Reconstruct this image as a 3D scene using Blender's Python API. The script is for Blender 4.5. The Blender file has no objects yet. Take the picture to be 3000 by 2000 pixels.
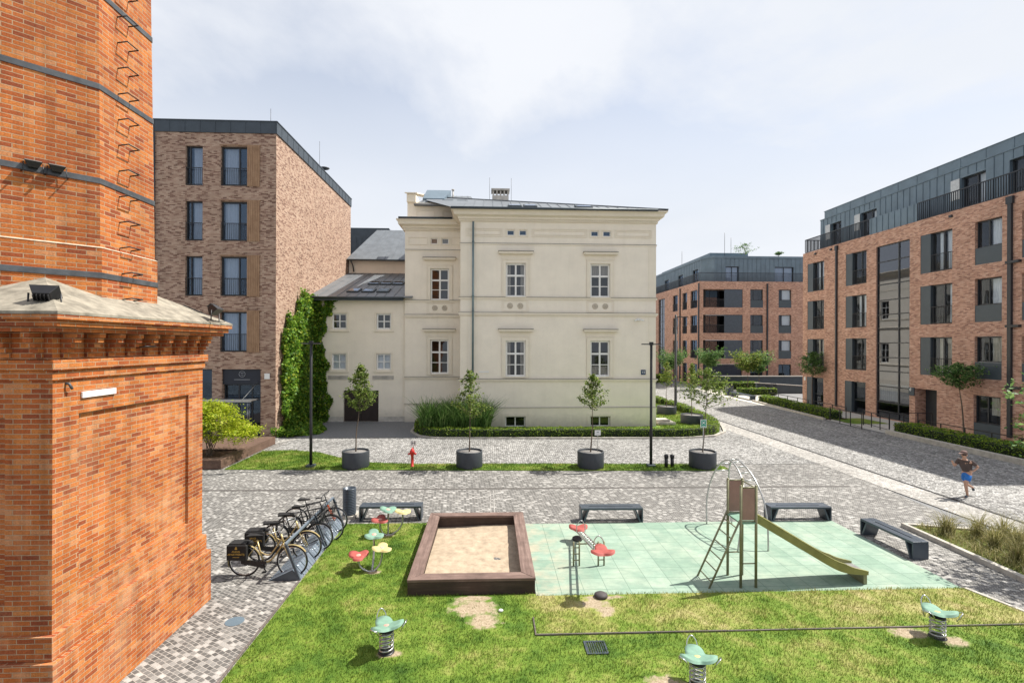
import bpy, math, random
import numpy as np
from mathutils import Vector, Matrix
R = math.radians
C = bpy.context.scene.collection
rnd = random.Random(7)
VIEW_H = 5.35

# ------------------------------------------------------------------ materials
def node(nt, t, **kw):
    n = nt.nodes.new(t)
    for k, v in kw.items():
        if hasattr(n, k) and not (k in n.inputs.keys()):
            setattr(n, k, v)
        else:
            n.inputs[k].default_value = v
    return n
def new_mat(name):
    m = bpy.data.materials.new(name); m.use_nodes = True
    nt = m.node_tree; b = nt.nodes['Principled BSDF']
    return m, nt, b
def c4(c): return (c[0], c[1], c[2], 1)
def ramp(nt, fac, stops, const=False):
    r = nt.nodes.new('ShaderNodeValToRGB')
    if const: r.color_ramp.interpolation = 'CONSTANT'
    e = r.color_ramp.elements
    e[0].position, e[0].color = stops[0][0], c4(stops[0][1])
    e[1].position, e[1].color = stops[-1][0], c4(stops[-1][1])
    for p, c in stops[1:-1]:
        x = e.new(p); x.color = c4(c)
    nt.links.new(fac, r.inputs[0]); return r.outputs[0]
def mixc(nt, fac, a, b, mode='MIX'):
    n = nt.nodes.new('ShaderNodeMix'); n.data_type = 'RGBA'; n.blend_type = mode
    for s, v in ((n.inputs[0], fac), (n.inputs[6], a), (n.inputs[7], b)):
        if isinstance(v, (int, float)): s.default_value = v
        elif isinstance(v, tuple): s.default_value = c4(v)
        else: nt.links.new(v, s)
    return n.outputs[2]
def noise(nt, vec, scale, detail=4, rough=.55, dim='3D'):
    n = node(nt, 'ShaderNodeTexNoise', Scale=scale, Detail=detail, Roughness=rough)
    if vec is not None: nt.links.new(vec, n.inputs['Vector'])
    return n
def pos(nt): return nt.nodes.new('ShaderNodeNewGeometry').outputs['Position']
def uvn(nt): return nt.nodes.new('ShaderNodeUVMap').outputs[0]
def objc(nt): return nt.nodes.new('ShaderNodeTexCoord').outputs['Object']
def bump(nt, b, h, strength, dist):
    n = node(nt, 'ShaderNodeBump', Strength=strength, Distance=dist)
    nt.links.new(h, n.inputs['Height']); nt.links.new(n.outputs[0], b.inputs['Normal']); return n
def mapping(nt, vec, scale=(1,1,1), rot=(0,0,0), loc=(0,0,0)):
    n = nt.nodes.new('ShaderNodeMapping')
    n.inputs['Scale'].default_value = scale; n.inputs['Rotation'].default_value = rot; n.inputs['Location'].default_value = loc
    nt.links.new(vec, n.inputs['Vector']); return n.outputs[0]
def math_(nt, op, a, b=0.0):
    n = nt.nodes.new('ShaderNodeMath'); n.operation = op
    for i, v in ((0, a), (1, b)):
        if isinstance(v, (int, float)): n.inputs[i].default_value = v
        else: nt.links.new(v, n.inputs[i])
    return n.outputs[0]

def plain(name, col, rough=.6, metal=0, var=.18, scale=4, bmp=0, bscale=40, spec=.5, stretch=(1,1,1)):
    m, nt, b = new_mat(name)
    v = mapping(nt, objc(nt), stretch)
    n = noise(nt, v, scale, 6, .62)
    lo = tuple(max(0, x*(1-var)) for x in col); hi = tuple(min(1, x*(1+var)) for x in col)
    c = ramp(nt, n.outputs[0], [(.3, lo), (.7, hi)])
    nt.links.new(c, b.inputs['Base Color'])
    b.inputs['Roughness'].default_value = rough; b.inputs['Metallic'].default_value = metal
    b.inputs['Specular IOR Level'].default_value = spec
    if bmp:
        n2 = noise(nt, v, bscale, 4)
        bump(nt, b, n2.outputs[0], bmp, .01)
    return m

def brick(name, stops, mortar, bw=.26, bh=.078, ms=.006, dist=.004, bstr=.5, blotch=.25, streak=.0, mott=.35, off=.5, bleach=None):
    m, nt, b = new_mat(name)
    uv = uvn(nt)
    nz = noise(nt, uv, 9, 3)
    d = node(nt, 'ShaderNodeVectorMath', operation='MULTIPLY_ADD')
    nt.links.new(nz.outputs['Color'], d.inputs[0]); d.inputs[1].default_value = (dist, dist, 0)
    nt.links.new(uv, d.inputs[2])
    t = node(nt, 'ShaderNodeTexBrick', Scale=1.0)
    t.offset = off
    t.inputs['Color1'].default_value = (0,0,0,1); t.inputs['Color2'].default_value = (1,1,1,1); t.inputs['Mortar'].default_value = (.5,.5,.5,1)
    t.inputs['Mortar Size'].default_value = ms; t.inputs['Mortar Smooth'].default_value = .25
    t.inputs['Brick Width'].default_value = bw; t.inputs['Row Height'].default_value = bh; t.inputs['Bias'].default_value = 0
    nt.links.new(d.outputs[0], t.inputs['Vector'])
    col = ramp(nt, t.outputs['Color'], stops)
    n2 = noise(nt, uv, 45, 5, .7)
    g = ramp(nt, n2.outputs[0], [(.25, (1-mott,)*3), (.75, (1+mott*.55,)*3)])
    col = mixc(nt, 1, col, g, 'MULTIPLY')
    n3 = noise(nt, uv, .9, 5, .6)
    g3 = ramp(nt, n3.outputs[0], [(.3, (1-blotch,)*3), (.7, (1+blotch*.6,)*3)])
    n4 = noise(nt, uv, 14, 3)
    mcol = mixc(nt, n4.outputs[0], tuple(x*.7 for x in mortar), mortar)
    col = mixc(nt, t.outputs['Fac'], col, mcol)
    col = mixc(nt, 1, col, g3, 'MULTIPLY')
    if bleach:
        sp = nt.nodes.new('ShaderNodeSeparateXYZ'); nt.links.new(pos(nt), sp.inputs[0])
        nb = noise(nt, mapping(nt, uv, (1,.75,1)), 1.5, 7, .68)
        hb = node(nt, 'ShaderNodeMapRange'); nt.links.new(sp.outputs[2], hb.inputs[0]); hb.inputs[1].default_value = 5.2; hb.inputs[2].default_value = 1.5; hb.inputs[3].default_value = .12
        col = mixc(nt, math_(nt, 'MULTIPLY', ramp(nt, nb.outputs[0], [(.48,(0,0,0)), (.72,(.6,.6,.6))]), hb.outputs[0]), col, bleach)
    if streak:
        sv = mapping(nt, uv, (2.2, .12, 1))
        n5 = noise(nt, sv, 2.5, 5, .65)
        g5 = ramp(nt, n5.outputs[0], [(.42, (1,1,1)), (.72, (1-streak,)*3)])
        col = mixc(nt, 1, col, g5, 'MULTIPLY')
    nt.links.new(col, b.inputs['Base Color'])
    b.inputs['Roughness'].default_value = .88; b.inputs['Specular IOR Level'].default_value = .25
    h = math_(nt, 'SUBTRACT', 1.0, t.outputs['Fac'])
    h = math_(nt, 'ADD', h, math_(nt, 'MULTIPLY', n2.outputs[0], .6))
    bump(nt, b, h, bstr, .008)
    return m

def setts(name, stops, joint, bw, bh, ms, rot, dist=.05, big=.2, bstr=.6):
    m, nt, b = new_mat(name)
    uv = mapping(nt, uvn(nt), rot=(0, 0, rot))
    nz = noise(nt, uv, 3.2, 3)
    d = node(nt, 'ShaderNodeVectorMath', operation='MULTIPLY_ADD')
    nt.links.new(nz.outputs['Color'], d.inputs[0]); d.inputs[1].default_value = (dist, dist, 0)
    nt.links.new(uv, d.inputs[2])
    t = node(nt, 'ShaderNodeTexBrick', Scale=1.0)
    t.inputs['Color1'].default_value = (0,0,0,1); t.inputs['Color2'].default_value = (1,1,1,1); t.inputs['Mortar'].default_value = (.5,.5,.5,1)
    t.inputs['Mortar Size'].default_value = ms; t.inputs['Mortar Smooth'].default_value = .4
    t.inputs['Brick Width'].default_value = bw; t.inputs['Row Height'].default_value = bh
    nt.links.new(d.outputs[0], t.inputs['Vector'])
    col = ramp(nt, t.outputs['Color'], stops)
    n2 = noise(nt, uv, 60, 4, .7)
    col = mixc(nt, 1, col, ramp(nt, n2.outputs[0], [(.3, (.75,)*3), (.7, (1.2,)*3)]), 'MULTIPLY')
    col = mixc(nt, t.outputs['Fac'], col, joint)
    n3 = noise(nt, uv, .35, 5, .6)
    col = mixc(nt, 1, col, ramp(nt, n3.outputs[0], [(.3, (1-big,)*3), (.7, (1+big*.5,)*3)]), 'MULTIPLY')
    nt.links.new(col, b.inputs['Base Color'])
    b.inputs['Roughness'].default_value = .75; b.inputs['Specular IOR Level'].default_value = .35
    h = math_(nt, 'SUBTRACT', math_(nt, 'MULTIPLY', n2.outputs[0], .3), t.outputs['Fac'])
    bump(nt, b, h, bstr, .02)
    return m

def cobble(name, stops, joint, scale, big=.2, bstr=.7, jw=.09):
    m, nt, b = new_mat(name)
    uv = uvn(nt)
    v = node(nt, 'ShaderNodeTexVoronoi', Scale=scale, Randomness=.75); v.voronoi_dimensions = '2D'
    e = node(nt, 'ShaderNodeTexVoronoi', Scale=scale, Randomness=.75); e.voronoi_dimensions = '2D'; e.feature = 'DISTANCE_TO_EDGE'
    nt.links.new(uv, v.inputs['Vector']); nt.links.new(uv, e.inputs['Vector'])
    s = nt.nodes.new('ShaderNodeSeparateColor'); nt.links.new(v.outputs['Color'], s.inputs[0])
    col = ramp(nt, s.outputs[0], stops)
    n2 = noise(nt, uv, 50, 4, .7)
    col = mixc(nt, 1, col, ramp(nt, n2.outputs[0], [(.3, (.75,)*3), (.7, (1.2,)*3)]), 'MULTIPLY')
    f = ramp(nt, e.outputs['Distance'], [(jw*.35, (1,1,1)), (jw, (0,0,0))])
    col = mixc(nt, f, col, joint)
    n3 = noise(nt, uv, .3, 5, .6)
    col = mixc(nt, 1, col, ramp(nt, n3.outputs[0], [(.3, (1-big,)*3), (.7, (1+big*.5,)*3)]), 'MULTIPLY')
    nt.links.new(col, b.inputs['Base Color'])
    b.inputs['Roughness'].default_value = .75; b.inputs['Specular IOR Level'].default_value = .35
    bump(nt, b, ramp(nt, e.outputs['Distance'], [(0, (0,0,0)), (.25, (1,1,1))]), bstr, .02)
    return m

def foliage(name, stops, trans=.35, rough=.55):
    m, nt, b = new_mat(name)
    g = nt.nodes.new('ShaderNodeNewGeometry')
    col = ramp(nt, g.outputs['Random Per Island'], stops)
    n = noise(nt, g.outputs['Position'], 2.2, 3)
    col = mixc(nt, 1, col, ramp(nt, n.outputs[0], [(.3, (.72,)*3), (.7, (1.25,)*3)]), 'MULTIPLY')
    nt.links.new(col, b.inputs['Base Color']); b.inputs['Roughness'].default_value = rough
    b.inputs['Specular IOR Level'].default_value = .3
    t = nt.nodes.new('ShaderNodeBsdfTranslucent'); nt.links.new(col, t.inputs[0])
    ms = nt.nodes.new('ShaderNodeMixShader'); ms.inputs[0].default_value = trans
    out = nt.nodes['Material Output']
    nt.links.new(b.outputs[0], ms.inputs[1]); nt.links.new(t.outputs[0], ms.inputs[2]); nt.links.new(ms.outputs[0], out.inputs[0])
    return m

def grass_mat(name, blades):
    m, nt, b = new_mat(name)
    g = nt.nodes.new('ShaderNodeNewGeometry'); p = g.outputs['Position']
    n1 = noise(nt, p, .55, 4, .6); n2 = noise(nt, p, 2.6, 4, .65)
    s = math_(nt, 'ADD', math_(nt, 'MULTIPLY', n1.outputs[0], .55), math_(nt, 'MULTIPLY', n2.outputs[0], .45))
    if blades:
        s = math_(nt, 'ADD', s, math_(nt, 'MULTIPLY', math_(nt, 'SUBTRACT', g.outputs['Random Per Island'], .5), .22))
    # drier turf in the strip beside the rubber tiles
    sp = nt.nodes.new('ShaderNodeSeparateXYZ'); nt.links.new(p, sp.inputs[0])
    mr = node(nt, 'ShaderNodeMapRange'); mr.interpolation_type = 'SMOOTHSTEP'
    nt.links.new(sp.outputs[1], mr.inputs[0]); mr.inputs[1].default_value = 9.0; mr.inputs[2].default_value = 9.35
    mr2 = node(nt, 'ShaderNodeMapRange'); nt.links.new(sp.outputs[0], mr2.inputs[0]); mr2.inputs[1].default_value = .6; mr2.inputs[2].default_value = 1.1
    mr3 = node(nt, 'ShaderNodeMapRange'); nt.links.new(sp.outputs[1], mr3.inputs[0]); mr3.inputs[1].default_value = 15.5; mr3.inputs[2].default_value = 15
    dry = math_(nt, 'MULTIPLY', math_(nt, 'MULTIPLY', mr.outputs[0], mr2.outputs[0]), mr3.outputs[0])
    s = math_(nt, 'ADD', s, math_(nt, 'MULTIPLY', dry, .085))
    col = ramp(nt, s, [(.3, (.032,.078,.010)), (.42, (.078,.15,.016)), (.52, (.155,.235,.03)), (.62, (.27,.285,.075)), (.76, (.44,.375,.18))])
    if not blades:
        ns = noise(nt, p, 5, 5, .65); acc = None
        for (px, py, rx, ry, sd) in PATCH:
            a = node(nt, 'ShaderNodeVectorMath', operation='SUBTRACT'); nt.links.new(p, a.inputs[0]); a.inputs[1].default_value = (px, py, 0)
            q = node(nt, 'ShaderNodeVectorMath', operation='MULTIPLY'); nt.links.new(a.outputs[0], q.inputs[0]); q.inputs[1].default_value = (1/rx, 1/ry, 0)
            l = node(nt, 'ShaderNodeVectorMath', operation='LENGTH'); nt.links.new(q.outputs[0], l.inputs[0])
            acc = l.outputs['Value'] if acc is None else math_(nt, 'MINIMUM', acc, l.outputs['Value'])
        f = math_(nt, 'ADD', acc, math_(nt, 'MULTIPLY', math_(nt, 'SUBTRACT', ns.outputs[0], .5), 2.0))
        nc = noise(nt, p, 22, 5, .7)
        sc_ = ramp(nt, nc.outputs[0], [(.3, (.22,.165,.10)), (.5, (.37,.295,.20)), (.7, (.48,.40,.29))])
        col = mixc(nt, ramp(nt, f, [(.6, (1,1,1)), (1.0, (0,0,0))]), col, sc_)
    nt.links.new(col, b.inputs['Base Color']); b.inputs['Roughness'].default_value = .7; b.inputs['Specular IOR Level'].default_value = .2
    if blades:
        t = nt.nodes.new('ShaderNodeBsdfTranslucent'); nt.links.new(col, t.inputs[0])
        ms = nt.nodes.new('ShaderNodeMixShader'); ms.inputs[0].default_value = .3
        nt.links.new(b.outputs[0], ms.inputs[1]); nt.links.new(t.outputs[0], ms.inputs[2])
        nt.links.new(ms.outputs[0], nt.nodes['Material Output'].inputs[0])
    else:
        n4 = noise(nt, p, 60, 3); bump(nt, b, n4.outputs[0], .8, .03)
    return m

def glass_mat(name, tint, refl=.14, dark=.75, gt=(.86,.93,1), bs=.06):
    m, nt, b = new_mat(name)
    nt.nodes.remove(b)
    tr = node(nt, 'ShaderNodeBsdfTransparent'); tr.inputs[0].default_value = (dark*tint[0], dark*tint[1], dark*tint[2], 1)
    gl = node(nt, 'ShaderNodeBsdfGlossy'); gl.inputs['Roughness'].default_value = .015; gl.inputs[0].default_value = c4(gt)
    lw = node(nt, 'ShaderNodeLayerWeight', Blend=.5)
    f = math_(nt, 'MINIMUM', math_(nt, 'ADD', math_(nt, 'MULTIPLY', math_(nt, 'POWER', lw.outputs['Facing'], 5.0), .9), refl), .95)
    n = noise(nt, pos(nt), 1.3, 2); bm = node(nt, 'ShaderNodeBump', Strength=bs, Distance=.05)
    nt.links.new(n.outputs[0], bm.inputs['Height']); nt.links.new(bm.outputs[0], gl.inputs['Normal'])
    ms = nt.nodes.new('ShaderNodeMixShader'); nt.links.new(f, ms.inputs[0])
    nt.links.new(tr.outputs[0], ms.inputs[1]); nt.links.new(gl.outputs[0], ms.inputs[2])
    nt.links.new(ms.outputs[0], nt.nodes['Material Output'].inputs[0])
    return m

def timber(name, stops, along=0, sc=1.0, rough=.8):
    m, nt, b = new_mat(name)
    s = [14*sc]*3; s[along] = .7*sc
    v = mapping(nt, objc(nt), tuple(s))
    n = noise(nt, v, 1.6, 7, .65)
    n2 = noise(nt, objc(nt), 2.4, 5, .6)
    f = math_(nt, 'ADD', math_(nt, 'MULTIPLY', n.outputs[0], .6), math_(nt, 'MULTIPLY', n2.outputs[0], .4))
    col = ramp(nt, f, stops)
    nt.links.new(col, b.inputs['Base Color']); b.inputs['Roughness'].default_value = rough
    bump(nt, b, n.outputs[0], .4, .01)
    return m

M = {}
M['chim'] = brick('orange_brick', [(0,(.27,.066,.026)), (.12,(.36,.088,.027)), (.35,(.455,.122,.031)), (.65,(.51,.152,.036)), (.88,(.57,.198,.05)), (1,(.57,.25,.11))], (.53,.36,.22), .235, .0685, .0065, .008, .9, .2, .3, .5, .5, (.62,.35,.20))
M['brown'] = brick('brown_brick', [(0,(.175,.097,.071)), (.14,(.239,.133,.097)), (.3,(.368,.235,.170)), (.65,(.460,.313,.230)), (1,(.534,.386,.290))], (.423,.331,.258), .21, .064, .004, .004, .4, .12, .08, .35)
M['red'] = brick('red_brick', [(0,(.30,.15,.11)), (.15,(.42,.215,.15)), (.45,(.55,.30,.21)), (.75,(.62,.36,.255)), (1,(.68,.43,.32))], (.54,.43,.35), .21, .064, .005, .004, .4, .14, .1, .35)
def stucco(name, col):
    m, nt, b = new_mat(name); uv = uvn(nt)
    a = noise(nt, uv, .8, 6, .65); c = ramp(nt, a.outputs[0], [(.3, tuple(x*.93 for x in col)), (.7, tuple(min(.9,x*1.04) for x in col))])
    st = noise(nt, mapping(nt, uv, (1.6,.14,1)), 2.2, 6, .7)
    c = mixc(nt, 1, c, ramp(nt, st.outputs[0], [(.52,(1,1,1)), (.85,(.93,.925,.915))]), 'MULTIPLY')
    sp = nt.nodes.new('ShaderNodeSeparateXYZ'); nt.links.new(pos(nt), sp.inputs[0])
    d = noise(nt, uv, 3.0, 5, .7); lo = node(nt, 'ShaderNodeMapRange'); nt.links.new(math_(nt,'ADD',sp.outputs[2],math_(nt,'MULTIPLY',d.outputs[0],-.9)), lo.inputs[0]); lo.inputs[1].default_value = .5; lo.inputs[2].default_value = -.4
    c = mixc(nt, math_(nt,'MULTIPLY',lo.outputs[0],.65), c, (.40,.37,.31))
    nt.links.new(c, b.inputs['Base Color']); b.inputs['Roughness'].default_value = .9; b.inputs['Specular IOR Level'].default_value = .2
    f = noise(nt, uv, 90, 4); bump(nt, b, f.outputs[0], .12, .01); return m
M['stucco'] = stucco('cream_stucco', (.86,.785,.655)); M['stucco_trim'] = stucco('cream_trim', (.82,.745,.61))
M['flash'] = plain('lead_flashing', (.10,.10,.095), .6, .1, .2, 5)
M['rosette'] = plain('rosette_plaster', (.52,.46,.37), .9, 0, .15, 8)
M['socle'] = plain('stone_socle', (.50,.47,.42), .9, 0, .22, 3, .2, 50, .2)
M['concrete'] = plain('weathered_concrete', (.25,.225,.18), .92, 0, .42, 5, .5, 45, .2)
M['kerb'] = plain('kerb_stone', (.42,.39,.34), .9, 0, .25, 4, .3, 60, .2)
M['paleband'] = plain('pale_granite', (.46,.44,.40), .85, 0, .2, 7, .2, 80, .3)
M['asphalt'] = plain('asphalt', (.20,.20,.202), .9, 0, .2, 9, .4, 220, .3)
M['zinc'] = plain('zinc_cladding', (.135,.185,.225), .45, .25, .14, 1.2, .05, 20, .5)
M['zincdark'] = plain('dark_zinc', (.05,.065,.08), .5, .2, .15, 2)
M['panel'] = plain('grey_metal_panel', (.058,.075,.088), .5, .1, .08, 2)
M['roof'] = plain('grey_sheet_roof', (.165,.18,.195), .5, .3, .18, 1.6, .06, 8)
M['roofdark'] = plain('gutter_metal', (.06,.075,.085), .5, .3, .15, 3)
M['frame'] = plain('anthracite_frame', (.022,.026,.032), .45, 0, .15, 6)
M['white'] = plain('white_paint', (.80,.79,.75), .5, 0, .05, 8)
M['glass'] = glass_mat('window_glass', (.66,.72,.80), .12, .8, (.5,.69,.95))
M['glass2'] = glass_mat('clear_window_glass', (.78,.83,.87), .06, .95, (.75,.85,1), .03)
M['glassold'] = glass_mat('old_window_glass', (.80,.78,.74), .075, .65)
M['glassbig'] = glass_mat('stairwell_glass', (.62,.7,.76), .15, .5, (.8,.85,.95), .015)
M['inside'] = plain('dark_room', (.03,.028,.026), .9, 0, .3, 2)
M['inside2'] = plain('room_wall', (.11,.10,.09), .9, 0, .3, 2)
M['curtain'] = plain('net_curtain', (.86,.85,.84), .9, 0, .06, 6)
M['curtain2'] = plain('cream_curtain', (.62,.54,.42), .9, 0, .1, 6)
M['shutter'] = timber('larch_shutter', [(.3,(.195,.111,.058)), (.5,(.325,.195,.111)), (.7,(.442,.280,.163))], 2)
M['dkwood'] = plain('black_door_wood', (.022,.012,.010), .6, 0, .3, 3)
M['band'] = plain('iron_band', (.085,.092,.10), .55, .5, .35, 5, .15, 30)
M['black'] = plain('black_metal', (.014,.014,.016), .45, .1, .2, 8)
M['rubber'] = plain('black_rubber', (.016,.016,.017), .8, 0, .2, 10)
M['char'] = plain('charcoal_planter', (.032,.038,.046), .55, 0, .14, 3, .05, 60)
M['bench'] = plain('graphite_steel', (.06,.075,.095), .38, .2, .12, 3)
M['rack'] = plain('blue_grey_steel', (.19,.23,.28), .42, .35, .12, 4)
M['steel'] = plain('galvanised_steel', (.46,.46,.44), .35, .85, .15, 10)
M['olive'] = plain('olive_tube', (.21,.20,.115), .45, .3, .2, 5)
M['olivedk'] = plain('slide_side', (.235,.225,.08), .45, .2, .2, 4)
M['mauve'] = plain('mauve_panel', (.30,.175,.145), .55, 0, .12, 4)
M['redpl'] = plain('red_rubber_seat', (.31,.062,.05), .7, 0, .18, 8)
M['grnpl'] = plain('mint_rubber_seat', (.155,.275,.205), .7, 0, .18, 8)
M['yelpl'] = plain('yellow_rubber_seat', (.50,.42,.185), .7, 0, .14, 8)
M['pinkpl'] = plain('pink_flower_heart', (.60,.30,.24), .7, 0, .35, 20)
M['hydrant'] = plain('hydrant_red', (.52,.025,.018), .4, 0, .15, 8)
M['gold'] = plain('champagne_paint', (.46,.36,.17), .35, .45, .12, 8)
M['chrome'] = plain('chrome', (.6,.6,.6), .2, 1, .05, 8)
M['orange'] = plain('orange_paint', (.72,.10,.012), .4, 0, .1, 8)
M['golden'] = plain('gold_print', (.55,.36,.08), .6, 0, .05, 8)
M['bag'] = plain('black_canvas', (.010,.009,.009), .75, 0, .2, 8)
M['sand'] = plain('play_sand', (.37,.295,.215), .95, 0, .22, 6, .8, 16, .1)
M['soil'] = plain('bare_soil', (.42,.31,.21), .95, 0, .22, 5, .6, 25, .1)
M['mulch'] = plain('dark_mulch', (.075,.045,.03), .95, 0, .5, 18, 1, 30, .1)
M['gravel'] = plain('pale_gravel', (.20,.19,.18), .9, 0, .6, 30, 1, 45, .2)
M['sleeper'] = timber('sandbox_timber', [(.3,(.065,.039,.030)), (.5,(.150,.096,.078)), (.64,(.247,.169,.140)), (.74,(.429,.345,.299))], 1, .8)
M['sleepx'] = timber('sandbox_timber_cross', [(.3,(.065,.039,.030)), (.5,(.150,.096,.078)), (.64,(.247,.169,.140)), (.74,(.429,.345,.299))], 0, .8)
M['sideshade'] = timber('side_timber_painted_shade', [(.3,(.022,.013,.010)), (.5,(.05,.03,.022)), (.72,(.10,.065,.05))], 0, .8)  # sandbox side timber, with the shade on the sides put into its dark colour
M['deck'] = timber('deck_timber', [(.3,(.058,.031,.020)), (.5,(.116,.068,.046)), (.7,(.184,.112,.078))], 1)
M['edging'] = timber('edging_timber', [(.3,(.05,.04,.035)), (.5,(.11,.09,.08)), (.7,(.2,.165,.15))], 0)
M['bark'] = plain('bark', (.13,.10,.075), .9, 0, .35, 12, .5, 60, .2, (1,1,.3))
M['sign'] = plain('sign_white', (.78,.78,.76), .5, 0, .03, 8)
M['signgreen'] = plain('sign_green', (.03,.30,.20), .5, 0, .08, 8)
M['signblue'] = plain('sign_blue', (.02,.045,.10), .5, 0, .08, 8)
M['greyprint'] = plain('grey_print', (.33,.35,.38), .6, 0, .05, 8)
M['skin'] = plain('skin', (.46,.27,.19), .6, 0, .08, 8)
M['tee'] = plain('dark_tee', (.075,.055,.05), .9, 0, .2, 10)
M['short'] = plain('blue_shorts', (.02,.15,.48), .8, 0, .12, 10)
M['cap'] = plain('brown_cap', (.16,.10,.085), .85, 0, .15, 10)
M['hair'] = plain('dark_hair', (.03,.02,.015), .7, 0, .2, 30)
M['teal'] = plain('teal_pipe', (.15,.21,.225), .5, .2, .12, 3)
M['setts'] = setts('plaza_setts', [(0,(.08,.077,.073)), (.48,(.125,.12,.113)), (.74,(.185,.178,.167)), (.9,(.32,.308,.288)), (1,(.43,.415,.39))], (.36,.34,.308), .118, .082, .0078, R(32), .05, .2)
M['cobble'] = cobble('granite_cobbles', [(0,(.14,.136,.13)), (.25,(.23,.224,.213)), (.55,(.335,.326,.31)), (.8,(.42,.41,.39)), (1,(.51,.50,.48))], (.115,.11,.102), 9.5, .22, 1.0, .11)
M['paleset'] = cobble('pale_street_cobbles', [(0,(.24,.23,.215)), (.4,(.36,.345,.32)), (.8,(.45,.43,.40)), (1,(.52,.50,.465))], (.30,.28,.25), 9.5, .2, .8, .09)
PATCH = [(-.35,10.2,.5,.40,1),(-.12,9.72,.34,.36,2),(2.15,10.25,.35,.22,3),(2.3,9.98,.22,.24,4),(7.75,9.0,.38,.2,5),(8.35,8.7,.26,.17,6),(2.75,7.75,.38,.26,7),(-1.72,8.72,.2,.13,8),(2.45,10.5,.5,.1,9),(-2.72,11.86,.2,.14,10),(-2.85,14.1,.22,.12,11),(-.3,10.55,.45,.12,12)]
M['turf'] = grass_mat('lawn_base', False); M['blade'] = grass_mat('lawn_blades', True)
LM = 1.0
G1 = [(0,(.018,.045,.010)), (.35,(.045,.10,.018)), (.7,(.09,.165,.03)), (1,(.17,.24,.06))]
M['leaf'] = foliage('tree_leaves', [(0,(.055,.095,.016)), (.4,(.11,.175,.028)), (.75,(.20,.265,.05)), (1,(.32,.37,.11))], .5)
M['leaf2'] = foliage('street_tree_leaves', [(0,(.035,.085,.024)), (.4,(.08,.17,.045)), (.75,(.15,.27,.07)), (1,(.26,.37,.13))], .45)
M['leaf3'] = foliage('yellow_green_leaves', [(0,(.06,.115,.022)), (.4,(.14,.22,.035)), (.75,(.24,.31,.05)), (1,(.36,.36,.10))], .45)
M['box'] = foliage('box_leaves', [(0,(.048,.102,.012)), (.4,(.120,.216,.017)), (.75,(.228,.324,.026)), (1,(.360,.432,.048))], .35)
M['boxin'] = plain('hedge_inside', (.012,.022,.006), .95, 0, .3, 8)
M['maple'] = foliage('maple_leaves', [(0,(.17,.25,.01)), (.4,(.31,.40,.015)), (.75,(.46,.51,.03)), (1,(.60,.60,.09))], .5)
M['ivy'] = foliage('ivy_leaves', [(0,(.047,.115,.014)), (.45,(.115,.243,.024)), (.8,(.230,.378,.038)), (1,(.432,.486,.061))], .4)
M['reed'] = foliage('reed_blades', [(0,(.045,.11,.02)), (.5,(.11,.22,.045)), (1,(.30,.42,.14))], .45)
M['bedsoil'] = plain('weedy_soil', (.12,.14,.04), .95, 0, .6, 9, 1, 30, .1)
M['tuft'] = foliage('feather_grass', [(0,(.120,.132,.036)), (.5,(.264,.240,.090)), (1,(.504,.444,.240))], .4)

def rubber_tiles():
    m, nt, b = new_mat('mint_rubber_tiles')
    uv = mapping(nt, uvn(nt), loc=(-.03, .2, 0))
    t = node(nt, 'ShaderNodeTexBrick', Scale=1.0); t.offset = 0
    t.inputs['Color1'].default_value = (0,0,0,1); t.inputs['Color2'].default_value = (1,1,1,1); t.inputs['Mortar'].default_value = (.5,.5,.5,1)
    t.inputs['Mortar Size'].default_value = .007; t.inputs['Mortar Smooth'].default_value = .3
    t.inputs['Brick Width'].default_value = .503; t.inputs['Row Height'].default_value = .503
    nt.links.new(uv, t.inputs['Vector'])
    col = ramp(nt, t.outputs['Color'], [(0,(.21,.30,.235)), (.5,(.24,.328,.26)), (1,(.27,.36,.29))])
    n = noise(nt, uv, 1.1, 6, .62)
    col = mixc(nt, ramp(nt, n.outputs[0], [(.45,(0,0,0)), (.78,(.85,.85,.85))]), col, (.38,.43,.345))
    p = pos(nt); sp = nt.nodes.new('ShaderNodeSeparateXYZ'); nt.links.new(p, sp.inputs[0])
    mr = node(nt, 'ShaderNodeMapRange'); nt.links.new(sp.outputs[0], mr.inputs[0]); mr.inputs[1].default_value = 2.4; mr.inputs[2].default_value = 1.0
    n5 = noise(nt, uv, 2.0, 4)
    f = math_(nt, 'MULTIPLY', mr.outputs[0], ramp(nt, n5.outputs[0], [(.42,(0,0,0)), (.62,(1,1,1))]))
    col = mixc(nt, math_(nt, 'MULTIPLY', f, .75), col, (.44,.37,.28))
    n6 = noise(nt, uv, 90, 3, .7)
    col = mixc(nt, 1, col, ramp(nt, n6.outputs[0], [(.3,(.86,)*3), (.7,(1.1,)*3)]), 'MULTIPLY')
    n7 = noise(nt, mapping(nt, uv, (1,1.6,1), (0,0,.6)), 3.4, 7, .72); col = mixc(nt, 1, col, ramp(nt, n7.outputs[0], [(.35,(.84,.86,.86)), (.6,(1.06,1.05,1.03))]), 'MULTIPLY')
    col = mixc(nt, math_(nt, 'MULTIPLY', t.outputs['Fac'], .7), col, (.08,.14,.11))
    nt.links.new(col, b.inputs['Base Color']); b.inputs['Roughness'].default_value = .85; b.inputs['Specular IOR Level'].default_value = .2
    bump(nt, b, math_(nt, 'SUBTRACT', math_(nt, 'MULTIPLY', n6.outputs[0], .3), t.outputs['Fac']), .4, .008)
    return m
M['tiles'] = rubber_tiles()

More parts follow.
